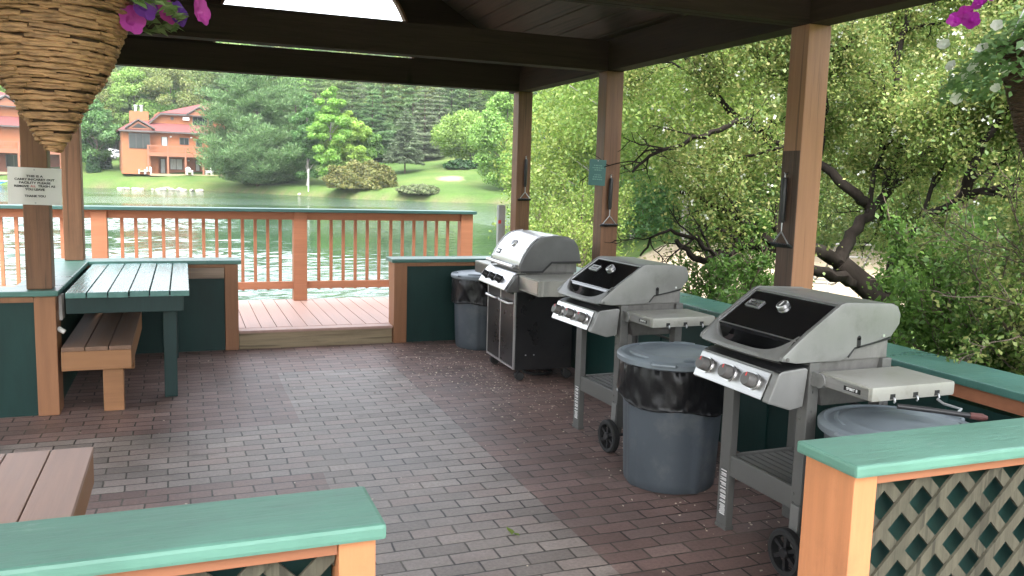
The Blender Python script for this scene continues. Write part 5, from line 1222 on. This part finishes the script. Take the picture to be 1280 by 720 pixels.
# trees on the right, behind the crabapple
def rt(name, label, u, D, vtop, wpx, mat, n, Ls, seed, **kw):
    p, H = at(u, D, vtop); return clump_tree(name, label, 'tree', p, H, px(wpx, D)/2, mat, n, Ls, seed, **kw)
rt('birch_tree', 'bright yellow green tree right of the far post', 795, 34, 40, 270, M['leafy'], 30000, .085, 41, trunk_frac=.10, bark='barkp', shape=.8, nclump=80)
rt('birch_tree', 'tall bright green tree with pale trunks behind the middle post', 860, 27, -60, 330, M['leafy'], 38000, .07, 42, trunk_frac=.24, bark='barkp', nclump=90)
rt('leafy_tree', 'bright leafy tree above the white boulder', 985, 24, -80, 330, M['leafy'], 34000, .065, 43, trunk_frac=.30, nclump=80)
rt('leafy_tree', 'olive green tree behind the crabapple at the right edge', 1200, 21, -90, 420, M['leafo'], 36000, .06, 44, trunk_frac=.26, nclump=90)
rt('leafy_tree', 'tall green tree behind the right hanging basket', 1390, 22, -100, 360, M['leafo'], 24000, .06, 45, trunk_frac=.18, nclump=70)
rt('leafy_bush', 'shaded green thicket behind the sand, left of the right post', 880, 31, 190, 260, M['leafm'], 16000, .075, 48, trunk_frac=.02, nclump=60)
rt('leafy_bush', 'green thicket behind the crabapple trunk', 1090, 29, 190, 280, M['leafo'], 16000, .07, 49, trunk_frac=.02, nclump=60)
rt('leafy_bush', 'green thicket at the right edge behind the crabapple', 1330, 27, 180, 300, M['leafm'], 14000, .07, 50, trunk_frac=.02, nclump=60)
rt('leafy_tree', 'bright spring tree leaning over the lake beside the far post', 697, 48, 90, 120, M['leafl'], 20000, .12, 46, trunk_frac=.05, shape=.8, nclump=60)
rt('leafy_tree', 'shadowy deep green tree behind the bright tree by the middle post', 790, 40, 70, 230, M['leafm'], 18000, .12, 47, trunk_frac=.04, nclump=60)

# ------------------------------------------------------------------ boulders, lounge chair on the right
def rock(label, p, r, seed, group=None):
    mb = MB(); mb.blob((0, 0, r[2]*.55), r, seed, 3, .3); me_o = mb.obj('boulder', M['rock'], None, smooth=25, loc=p, label=label, cat='boulder', group=group)
    return me_o
def rk(u, v, D): p = far(u, v, D); return (p.x, p.y, hz(p.x, p.y))
rng_ = random.Random(6)
rock('large pale boulder with dry twigs behind the second grill', rk(822, 325, 15.5), (.62, .5, .55), 3)
for i, (u, D, s_) in enumerate(((765, 13.5, .26), (778, 13.2, .22), (772, 14.2, .30), (790, 14.6, .24), (783, 15.3, .3), (802, 13.8, .2), (757, 14.6, .26), (748, 13.6, .24))):
    rock('rounded tan boulder in the pile beside the middle post', rk(u, 300, D), (s_*1.25, s_, s_*.8), 20+i, 'boulders piled beside the middle post')
rock('white sunlit boulder seen through the leaves left of the right post', rk(954, 300, 22), (.55, .5, .85), 15)
rock('flat pale boulder on the sand behind the middle grill', rk(905, 300, 19), (1.0, .5, .28), 16)
rng2 = np.random.default_rng(5); p = Vector(rk(822, 325, 15.2)); tw = thing('dry_twigs', 'bundle of dry pale twigs standing before the large boulder', 'twigs', p)
mb = MB(); rnd = random.Random(12)
for k in range(46):
    b = p+Vector((rnd.gauss(0, .16), rnd.gauss(-.25, .12), 0)); mb.tube(wander(rnd, b, Vector((rnd.gauss(0, .45), rnd.gauss(0, .3), 1)), rnd.uniform(.4, .95), 4, .12), [.008, .006, .005, .004, .002], 4)
mb.obj('twigs', M['barkp'], tw)
def lounger(label, u, D, rz):
    p = Vector(rk(u, 300, D)); t = thing('lounge_chair', label, 'lounge chair', p)
    mt = Matrix.Translation(p) @ Matrix.Rotation(rz, 4, 'Z')
    for y in (-.3, .3):
        mb = MB(); mb.M = mt; mb.tube([(-.75, y, 0), (-.55, y, .42), (-.1, y, .18), (.25, y, .30), (.55, y, .05), (.8, y, 0)], .018, 8); mb.tube([(-.55, y, .42), (-.95, y, .85)], .018, 8); mb.obj('frame', M['frame'], t, smooth=True)
    for q in ((-.95, .85), (-.75, .63), (-.55, .42), (-.1, .18), (.25, .30), (.8, .02)):
        mb = MB(); mb.M = mt; mb.tube([(q[0], -.3, q[1]), (q[0], .3, q[1])], .015, 8); mb.obj('crossbar', M['frame'], t, smooth=True)
lounger('metal framed lounge chair on the sand behind the right post', 1042, 15.5, 1.2)

# ------------------------------------------------------------------ far shore: houses
DH = 130.
def house_model(label, base, yaw, ext=0):
    """front faces -Y locally; x to the right. dimensions in metres from the photo's pixels at the house distance"""
    t = thing('orange_house', label, 'house', (0, 0, 0)); k = DH/FPX
    X = lambda u: (u-230)*k
    Z = lambda v: (218-v)*k
    DP = 9.5
    def box(nm, mat, u0, u1, v0, v1, y0, y1, par=None, lab=None):
        mb = MB(); mb.box(X(u0), X(u1), y0, y1, Z(v1), Z(v0)); return mb.obj(nm, mat, par or t, label=lab)
    box('wall', M['stucco'], 160.8, 192, 168, 219, -1.2, DP)                 # left bay
    UR = 355
    box('wall', M['stucco'], 192.1, UR, 167.8, 197, .0, DP)                  # main floor
    box('wall', M['stucco'], 192.1, 201, 197.1, 219, 0.02, DP); box('wall', M['stuccot'], 201.1, UR, 197.1, 219, 1.6, DP)
    box('wall', M['stucco'], 203, UR-30, 143, 158, 1.5, DP)                  # attic storey
    # lower roof
    def roofslab(nm, P, th=.18):
        mb = MB(); Q = [Vector(p) for p in P]; nn = (Q[1]-Q[0]).cross(Q[2]-Q[0]).normalized()
        if nn.z < 0: nn = -nn
        vs = Q+[q+nn*th for q in Q]
        if len(Q) == 4: mb.hexa(vs)
        else:
            a = [mb.v(v) for v in vs[:3]]; b = [mb.v(v) for v in vs[3:]]; mb.f(a); mb.f(b)
            for i in range(3): mb.f([a[i], a[(i+1) % 3], b[(i+1) % 3], b[i]])
        return mb.obj(nm, M['redroof'], t)
    ze, zt = Z(168.5), Z(154.5)
    roofslab('roof', [(X(157), -1.9, ze), (X(196), -1.9, ze), (X(190), 3, Z(153)), (X(180), 3, Z(153))]); roofslab('roof', [(X(157), -1.9, ze), (X(180), 3, Z(153)), (X(180), DP, Z(153)), (X(157), DP+.5, ze)])
    roofslab('roof', [(X(193), -.7, ze+.02), (X(UR+3), -.7, ze+.02), (X(UR+3), 1.55, Z(157.6)), (X(189), 1.55, Z(157.6))])
    box('fascia', M['fascia'], 157, 196, 167.3, 169.3, -1.96, -1.88); box('fascia', M['fascia'], 195, UR+3, 166.6, 168.6, -.78, -.70)
    # upper hip roof
    zu, zp = Z(145), Z(128); ur = UR-26; yb = DP+.4
    pk0, pk1 = X(262), X(ur-45); ym = 5.2
    xl = X(205)
    roofslab('roof', [(xl, .9, zu), (X(ur), .9, zu), (pk1, ym, zp), (pk0, ym, zp)]); roofslab('roof', [(xl, .9, zu), (pk0, ym, zp), (xl, yb, zu)]); roofslab('roof', [(xl, yb, zu), (X(ur), yb, zu), (pk1, ym, zp), (pk0, ym, zp)]); roofslab('roof', [(X(ur), .9, zu), (pk1, ym, zp), (X(ur), yb, zu)])
    roofslab('roof', [(X(193), .95, Z(156.5)), (xl+.05, .95, zu+.03), (xl+.05, yb-.05, zu+.03), (X(193), yb-.05, Z(156.5))])
    mb = MB(); mb.box(xl, X(ur), .8, .88, Z(146.2), Z(144.3)); mb.hexa([(X(193)-.1, .82, Z(158.2)), (xl, .82, Z(146.4)), (xl, .9, Z(146.4)), (X(193)-.1, .9, Z(158.2)), (X(193)-.1, .82, Z(156)), (xl, .82, Z(144.4)), (xl, .9, Z(144.4)), (X(193)-.1, .9, Z(156))]); mb.obj('fascia', M['fascia'], t)
    mb = MB(); mb.prism([(X(193.5), Z(158)), (X(203), Z(158)), (X(203), Z(147))], 1.5, 1.7, 'y'); mb.obj('wall', M['stucco'], t)
    def gable_(u0, uc, u1, vb, va, y0, y1, dark=False):
        mb = MB(); mb.prism([(X(u0), Z(vb)), (X(u1), Z(vb)), (X(uc), Z(va))], y0, y1, 'y'); g = mb.obj('gable', M['stuccot'], t)
        for a, b in (((u0-2, vb), (uc, va-1.3)), ((uc, va-1.3), (u1+2, vb))):
            mb = MB(); A, B = Vector((X(a[0]), 0, Z(a[1]))), Vector((X(b[0]), 0, Z(b[1]))); h_ = Vector((0, 0, .22))
            mb.hexa([A+Vector((0, y0-.25, 0)), B+Vector((0, y0-.25, 0)), B+Vector((0, y1+2, 0)), A+Vector((0, y1+2, 0)), A+h_+Vector((0, y0-.25, 0)), B+h_+Vector((0, y0-.25, 0)), B+h_+Vector((0, y1+2, 0)), A+h_+Vector((0, y1+2, 0))]); mb.obj('gable_roof', M['fascia'], g)
        if dark: mb = MB(); mb.prism([(X(u0+5.5), Z(vb-1.5)), (X(u1-5.5), Z(vb-1.5)), (X(uc), Z(va+2.5))], y0-.03, y0-.01, 'y'); mb.obj('vent', M['ink'], g)
    gable_(166, 178.5, 195, 166, 156.5, -1.85, 1, True); gable_(237, 250, 263, 145, 136.5, .78, 3); gable_(273, 286, 300, 145, 136, .78, 3)
    ch = box('chimney', M['stucco'], 171.5, 192.5, 143, 162, 2.2, 4.2)
    for u in (178.5, 185):
        mb = MB(); x = X(u); mb.cyl((x, 3.2, Z(143)), (x, 3.2, Z(136.5)), .22, 10); mb.cyl((x, 3.2, Z(136.4)), (x, 3.2, Z(135)), .3, 10); mb.obj('flue', M['galv'], ch)
    def window(u0, u1, v0, v1, y, n=2, mat='glass', nm='window'):
        mb = MB(); mb.box(X(u0)-.06, X(u1)+.06, y-.05, y+.02, Z(v1)-.06, Z(v0)+.06); f = mb.obj(nm, M['fascia'], t)
        mb = MB(); w_ = (X(u1)-X(u0))/n
        for i in range(n): mb.box(X(u0)+w_*i+.04, X(u0)+w_*(i+1)-.04, y-.08, y-.055, Z(v1), Z(v0))
        mb.obj('pane', M[mat], f)
    window(168.5, 191, 171, 188, -1.22, 3); window(205.3, 211.5, 173.5, 184, -.01, 1, 'curtain', 'door'); window(226, 236, 173.7, 181.3, -.01, 2); window(245, 251.5, 174.5, 190.5, -.01, 1, 'glass', 'door')
    window(243, 259.5, 147, 157, 1.49, 3); window(262, 266, 147, 157, 1.49, 1); window(264, 273, 174, 178, -.01, 2); window(300, 320, 172, 182, -.01, 2, 'curtain')
    window(204.5, 209.5, 200, 217, 1.59, 1, 'curtain', 'door'); window(215.5, 229.5, 199.5, 212, 1.59, 2, 'curtain'); window(245.5, 250, 200.5, 213, 1.59, 1, 'curtain'); window(264, 270, 199, 213, 1.59, 1); window(285, 300, 199, 213, 1.59, 2)
    mb = MB(); mb.cyl((X(218.8), 1.46, Z(150)), (X(218.8), 1.52, Z(150)), .26, 16); mb.obj('louvre', M['fascia'], t)
    box('air_conditioner', M['offwhite'], 231, 238.5, 147.5, 151.5, 1.1, 1.5)
    mb = MB()
    for u in (215.7, 239.2): mb.blob((X(u), -.12, Z(172.8)), (.17, .12, .17), 1, 1)
    mb.blob((X(237), 1.45, Z(200.8)), (.15, .12, .15), 1, 1); mb.obj('wall_lamp', M['offwhite'], t)
    # balcony
    yb0 = -1.9
    bal = box('balcony', M['stuccot'], 188, UR, 192, 197, yb0, .0)
    mb = MB(); mb.box(X(188), X(UR), yb0, yb0+.08, Z(185.2), Z(184)); mb.box(X(188), X(UR), yb0, yb0+.06, Z(190.8), Z(190)); u = 189
    while u < UR: mb.box(X(u), X(u)+.06, yb0, yb0+.06, Z(190.2), Z(185)); u += 1.5
    mb.obj('railing', M['stuccot'], bal)
    for u in (188.6, 210.5, 230.5, 251, 271.5, 292, 313, 334, 353):
        mb = MB(); mb.box(X(u)-.12, X(u)+.12, yb0-.06, yb0+.18, Z(219.5), Z(184)); mb.obj('porch_post', M['stuccot'], bal)
    mb = MB(); mb.box(X(190), X(UR), -2.3, 1.6, -.3, .03); mb.obj('patio_slab', M['rawwood'], t)
    return t
hb = far(230, 218, DH/.9345); hyaw = -math.atan2(hb.x, hb.y)
h2 = house_model('orange stucco lake house with red roof and chimney beside the big pine', None, 0)
h1 = dup(h2)
place(h2, (hb.x, hb.y, hb.z), hyaw+rad(6))
hb1 = far(-62, 213.5, 150); place(h1, (hb1.x, hb1.y, hb1.z), -math.atan2(hb1.x, hb1.y)+rad(8), 1.12, 'orange lake house at the left edge behind the sign post')
for h_ in (h1, h2): h_['group'] = 'orange houses across the lake'

def adirondack(label, loc, rz, s_=1., mat='offwhite'):
    t = thing('lawn_chair', label, 'chair', (0, 0, 0), 'chairs outside the lake house')
    mb = MB(); mb.hexa([(-.28, -.3, .36), (.28, -.3, .36), (.28, .25, .26), (-.28, .25, .26), (-.28, -.3, .40), (.28, -.3, .40), (.28, .25, .30), (-.28, .25, .30)]); mb.obj('seat', M[mat], t)
    mb = MB()
    for k in range(5): x = -.24+k*.12; h_ = 1.0-.03*abs(k-2)**2; mb.hexa([(x-.05, .2, .28), (x+.05, .2, .28), (x+.05, .24, .28), (x-.05, .24, .28), (x-.05, .5, h_), (x+.05, .5, h_), (x+.05, .54, h_), (x-.05, .54, h_)])
    mb.obj('backrest', M[mat], t)
    for s in (-1, 1):
        mb = MB(); mb.box(s*.34-.06, s*.34+.06, -.35, .35, .56, .60); mb.obj('arm', M[mat], t)
        mb = MB(); mb.box(s*.33-.03, s*.33+.03, -.32, -.24, 0, .56); mb.obj('leg', M[mat], t)
        mb = MB(); mb.box(s*.33-.03, s*.33+.03, .22, .30, 0, .56); mb.obj('leg', M[mat], t)
    return place(t, loc, rz, s_)
def hp_(u, v, D): p = far(u, v, D); return p
for i, (u, v, D, rz, lb) in enumerate(((178, 217.6, 137.2, -.25, 'white lawn chair outside the left bay, left of the pair'), (185.5, 217.6, 136.8, -.2, 'white lawn chair outside the left bay, right of the pair'), (236.8, 218.6, 136.2, .3, 'white lawn chair on the patio under the balcony'), (262, 219, 135.6, -.4, 'white lawn chair half hidden by the big pine'))):
    p = far(u, v, D); gz = hz(p.x, p.y); p.z = max(p.z, gz); adirondack(lb, p, -math.atan2(p.x, p.y)+rz, 1.15)

def car(label, group):
    t = thing('parked_car', label, 'car', (0, 0, 0), group)
    mb = MB(); mb.prism([(-2.1, .35), (2.1, .35), (2.2, .6), (2.1, .85), (1.2, .95), (-1.9, .98), (-2.15, .8), (-2.2, .5)], -.85, .85, 'y', .06); mb.obj('body', M['carw'], t, smooth=40)
    mb = MB(); mb.hexa([(-1.85, -.78, .96), (1.15, -.78, .94), (1.15, .78, .94), (-1.85, .78, .96), (-1.2, -.62, 1.46), (.35, -.62, 1.46), (.35, .62, 1.46), (-1.2, .62, 1.46)], .06); mb.obj('roof', M['carw'], t, smooth=40)
    mb = MB()
    for s in (-1, 1): mb.hexa([(-1.6, s*.775, 1.0), (.95, s*.775, 1.0), (.95, s*.79, 1.0), (-1.6, s*.79, 1.0), (-1.15, s*.645, 1.40), (.3, s*.645, 1.40), (.3, s*.66, 1.40), (-1.15, s*.66, 1.40)])
    mb.obj('window', M['glass'], t)
    for x in (-1.35, 1.35):
        for s in (-1, 1):
            mb = MB(); mb.cyl((x, s*.88, .33), (x, s*.68, .33), .33, 20); wh = mb.obj('wheel', M['tyre'], t, smooth=40)
            mb = MB(); mb.cyl((x, s*.89, .33), (x, s*.88, .33), .2, 14); mb.obj('rim', M['galv'], wh)
    return t
c1 = car('white parked car on the lawn rise left of the orange house', 'white cars parked behind the lawn'); c2 = dup(c1)
p = far(153, 192, 160); place(c1, (p.x, p.y, hz(p.x, p.y)), -math.atan2(p.x, p.y)+.2)
p = far(141, 192.5, 164); place(c2, (p.x, p.y, hz(p.x, p.y)), -math.atan2(p.x, p.y)+1.0, 1, 'white parked car mostly hidden behind the round maple')
# beached boat at the left shore
p = far(-4, 229, 143.5); t = thing('rowing_boat', 'small blue and white boat at the far left shore', 'boat', (p.x, p.y, hz(p.x, p.y)))
mb = MB(); mb.M = Matrix.Translation(t.location) @ Matrix.Rotation(.3, 4, 'Z')
mb.hexa([(-1.6, -.35, 0), (1.5, -.35, 0), (1.5, .35, 0), (-1.6, .35, 0), (-2, -.6, .5), (2.1, -.3, .55), (2.1, .3, .55), (-2, .6, .5)], .08); mb.obj('hull', M['cushion'], t)
mb = MB(); mb.M = Matrix.Translation(t.location) @ Matrix.Rotation(.3, 4, 'Z'); mb.hexa([(-2.02, -.62, .5), (2.12, -.32, .55), (2.12, .32, .55), (-2.02, .62, .5), (-2.02, -.62, .6), (2.12, -.32, .65), (2.12, .32, .65), (-2.02, .62, .6)]); mb.obj('gunwale', M['offwhite'], t)
# rocks along the far shore
proto = None; rnd = random.Random(9)
for i in range(34):
    u = rnd.uniform(148, 262); v = 236.0+(u-160)*.030+rnd.uniform(.05, .42); D = onz(u, v, WZ).length*.998; p = far(u, v, D)
    if proto is None:
        mb = MB(); mb.blob((0, 0, .15), (.7, .5, .38), 4, 2, .4); proto = mb.obj('shore_rock', M['rock'], loc=(0, 0, 0), label='pale rock at the water edge before the orange house', cat='rock', group='pale rocks along the far shore'); o = proto
    else: o = dup(proto)
    s_ = rnd.uniform(.35, .95); place(o, (p.x, p.y, max(WZ, hz(p.x, p.y))-.02), rnd.uniform(0, 6.28), (s_*rnd.uniform(.8, 1.5), s_, s_*rnd.uniform(.6, 1.)))
for u, v in ((363, 243.5), (375, 244.5), (386, 245), (443, 246)):
    p = onz(u, v, WZ); o = dup(proto); place(o, (p.x, p.y, WZ-.02), u, .7, 'grey rock at the water edge beneath the yew', 'grey rocks below the yew')
# white pole on the shore
p, H = at(385.5, 112.5, 212); t = thing('marker_pole', 'thin white pole on the far bank between pine and yew', 'pole', p)
mb = MB(); mb.cyl(p+Vector((0, 0, -.3)), p+Vector((0, 0, H)), .07, 10); mb.obj('shaft', M['offwhite'], t)
mb = MB(); mb.cyl(p+Vector((0, 0, H)), p+Vector((0, 0, H+.08)), .09, 10); mb.obj('cap', M['galv'], t)

# ------------------------------------------------------------------ far shore: trees
def ft(name, label, u, D, vtop, wpx, mat, n, Ls, seed, **kw):
    p, H = at(u, D, vtop); return clump_tree(name, label, 'tree', p, H, px(wpx, D)/2, mat, n, Ls, seed, **kw)
def fc(name, label, u, D, vtop, wpx, mat, n, Ls, seed, **kw):
    p, H = at(u, D, vtop); return conifer(name, label, 'tree', p, H, px(wpx, D)/2, mat, n, Ls, seed, **kw)
fc('pine_tree', 'big spreading white pine before the right end of the orange house', 322, 123, 62, 175, M['needle'], 90000, .27, 51, first=.02, whorls=20, dens=9, droop=.06, upturn=.16, pw=.5, tuft=True)
ft('maple_tree', 'round green maple between the two orange houses', 122, 146, 123, 50, M['leafm'], 20000, .20, 52, trunk_frac=.12, nclump=50)
def hedge(label, u, D, vtop, wpx, mat, n, Ls, seed, name='round_shrub', flat=1.): 
    rng = np.random.default_rng(seed); p, H = at(u, D, vtop); R = px(wpx, D)/2; t = thing(name, label, 'shrub', p)
    d = rdir(rng, n); d[:, 2] = np.abs(d[:, 2]); lump = 1+.12*np.sin(d[:, 0]*7+seed)*np.sin(d[:, 1]*6+1)+.08*np.sin(d[:, 2]*11+d[:, 0]*9)
    C = d*np.array([R, R*.8, H])*(rng.uniform(.55, 1.03, (n, 1))**.5)*lump[:, None]; U = d+rng.normal(0, .5, (n, 3)); D_ = rdir(rng, n)
    link_mesh('leaves', leaf_mesh('leaves', C, D_, U, rng.uniform(Ls*.6, Ls*1.3, n), rng.uniform(Ls*.35, Ls*.7, n)), mat, t)
    mb = MB(); rnd = random.Random(seed)
    for k in range(9): a = rnd.uniform(0, 6.28); mb.tube([p+Vector((0, 0, -.2)), p+Vector((R*.4*math.cos(a), R*.4*math.sin(a), H*.45)), p+Vector((R*.7*math.cos(a), R*.7*math.sin(a), H*.7))], [.08, .05, .02], 5)
    mb.obj('stems', M['barkb'], t); return t
hedge('dark clipped shrub under the maple, left of two', 117, 144, 191, 14, M['hedge'], 1500, .25, 61); hedge('dark clipped shrub under the maple, right of two', 130, 148, 186, 17, M['hedge'], 1500, .25, 62)
ft('birch_tree', 'slim bright lime birch right of the big pine', 413, 114, 104, 46, M['leafl2'], 26000, .17, 53, trunk_frac=.05, bark='barkp', shape=1.3, nclump=60)
ft('birch_tree', 'lighter lime tree behind the olive brown yew', 436, 115, 138, 50, M['leafl2'], 24000, .17, 54, trunk_frac=.05, bark='barkp', shape=1.0, nclump=55)
ft('birch_tree', 'thin dark green birch between pine and lime trees', 384, 117, 116, 46, M['leafm'], 14000, .16, 55, trunk_frac=.06, bark='barkp', shape=1.2, nclump=45)
ft('leafy_tree', 'low round green tree behind the yew', 462, 117, 162, 42, M['leaff'], 14000, .17, 56, trunk_frac=.05, nclump=40)
hedge('broad olive brown yew on the far bank', 452, 107, 203, 92, M['yew'], 16000, .18, 63, 'yew_shrub')
fc('spruce_tree', 'grey green spruce with bare trunk foot on the lawn', 506, 122, 133, 66, M['needleg'], 20000, .22, 57, first=.20, whorls=22, dens=9, droop=.22, upturn=.05, pw=.75)
hedge('small grey green waterside bush below the lawn', 524, 101, 231, 52, M['reed'], 4500, .2, 64, 'waterside_bush')
ft('crabapple_tree', 'rounded pale green tree over a dark shrub on the lawn', 588, 124, 138, 84, M['leafl'], 24000, .18, 58, trunk_frac=.16, nclump=70)
hedge('dark green dome shaped shrub under the rounded pale tree', 577, 121, 200, 42, M['hedge'], 3500, .25, 65)
ft('leafy_tree', 'bright green tree at the right end of the far lawn', 632, 104, 110, 74, M['leafl'], 22000, .17, 59, trunk_frac=.06, nclump=60)

# wooded hill: a few kinds of tree, copied
hill_kinds = []
P0 = Vector((0, 0, 0))
def hk(o): hill_kinds.append(o); return o
GP = 'trees of the wooded hillside across the lake'
conA = conifer('pine_tree', 'tall blue green white pine in the wooded hillside', 'tree', P0, 22, 6.0, M['needle'], 30000, .36, 71, first=.10, whorls=17, dens=8, droop=.05, upturn=.14, pw=.5, tuft=True, group=GP)
conB = conifer('pine_tree', 'broad mid green pine in the wooded hillside', 'tree', P0, 19, 6.4, M['needley'], 30000, .36, 72, first=.06, whorls=15, dens=8, droop=.06, upturn=.14, pw=.48, tuft=True, group=GP)
decA = clump_tree('maple_tree', 'bright green maple in the wooded hillside', 'tree', P0, 17, 5.6, M['leafl'], 20000, .25, 73, trunk_frac=.15, nclump=50, group=GP)
decB = clump_tree('oak_tree', 'olive green broad tree in the wooded hillside', 'tree', P0, 18, 6.2, M['leafo'], 20000, .25, 74, trunk_frac=.15, nclump=52, group=GP)
conC = conifer('spruce_tree', 'grey green fir in the wooded hillside', 'tree', P0, 21, 5.0, M['needleg'], 26000, .32, 75, first=.08, whorls=18, dens=8, droop=.12, upturn=.08, pw=.7, tuft=True, group=GP)
rnd = random.Random(77); used = set(); spots = []
hand = [(105, 150, 88, decB), (128, 156, 84, decB), (170, 150, 82, decA), (205, 150, 96, decA), (232, 153, 90, decA), (240, 160, 70, decA), (262, 158, 85, conB), (285, 150, 70, conA), (440, 142, 95, conA), (465, 138, 110, conA), (478, 145, 78, conB), (530, 136, 95, conC), (548, 140, 100, conC), (563, 150, 85, conA), (585, 146, 110, conA), (610, 150, 95, conB), (632, 148, 85, decA), (150, 165, 90, conA), (190, 168, 80, conA), (395, 150, 80, conA), (420, 158, 70, conB), (500, 150, 78, decB), (515, 143, 92, conB), (370, 142, 92, conA), (88, 150, 95, conA), (62, 146, 88, decB), (30, 146, 85, conA), (0, 142, 85, decA), (-30, 142, 80, conB)]
for u, D, vt, kd in hand: spots.append((u, D+(20 if u < 300 else 3), vt, kd))
for row, (D, v0) in enumerate(((176, 62), (198, 46), (222, 34))):
    u = -60
    while u < 700:
        spots.append((u+rnd.uniform(-9, 9), D+rnd.uniform(-9, 9), v0+rnd.uniform(-8, 24), rnd.choice([conA, conB, conB, decA, decA, decB, decB, conC]))); u += rnd.uniform(20, 30)
spots.append((330, 190, 6, conA))
LB = {}
for i, (u, D, vt, kd) in enumerate(spots):
    p, H = at(u, D, vt)
    h0 = {conA: 22, conB: 19, decA: 17, decB: 18, conC: 21}[kd]
    o = kd if kd not in used else dup(kd); used.add(kd)
    s_ = max(.45, H/h0); place(o, (p.x, p.y, p.z-.2), rnd.uniform(0, 6.28), (max(.8, s_*rnd.uniform(.85, 1.1)), max(.8, s_*rnd.uniform(.85, 1.1)), s_))

# ------------------------------------------------------------------ soft air between the pavilion and the far shore
hm = bpy.data.materials.new('haze'); hm.use_nodes = True; hn_ = hm.node_tree; hn_.nodes.clear()
ho = hn_.nodes.new('ShaderNodeOutputMaterial'); hv = hn_.nodes.new('ShaderNodeVolumePrincipled'); hv.inputs['Color'].default_value = (.92, .96, 1, 1); hv.inputs['Density'].default_value = .00024; hv.inputs['Anisotropy'].default_value = .1
hn_.links.new(hv.outputs[0], ho.inputs['Volume'])
mb = MB(); mb.box(-180, 200, -45, 300, -7, 75); mb.obj('haze', hm, kind='stuff', label='thin pale haze over the lake')
SC.cycles.volume_bounces = 0; SC.cycles.volume_step_rate = 4
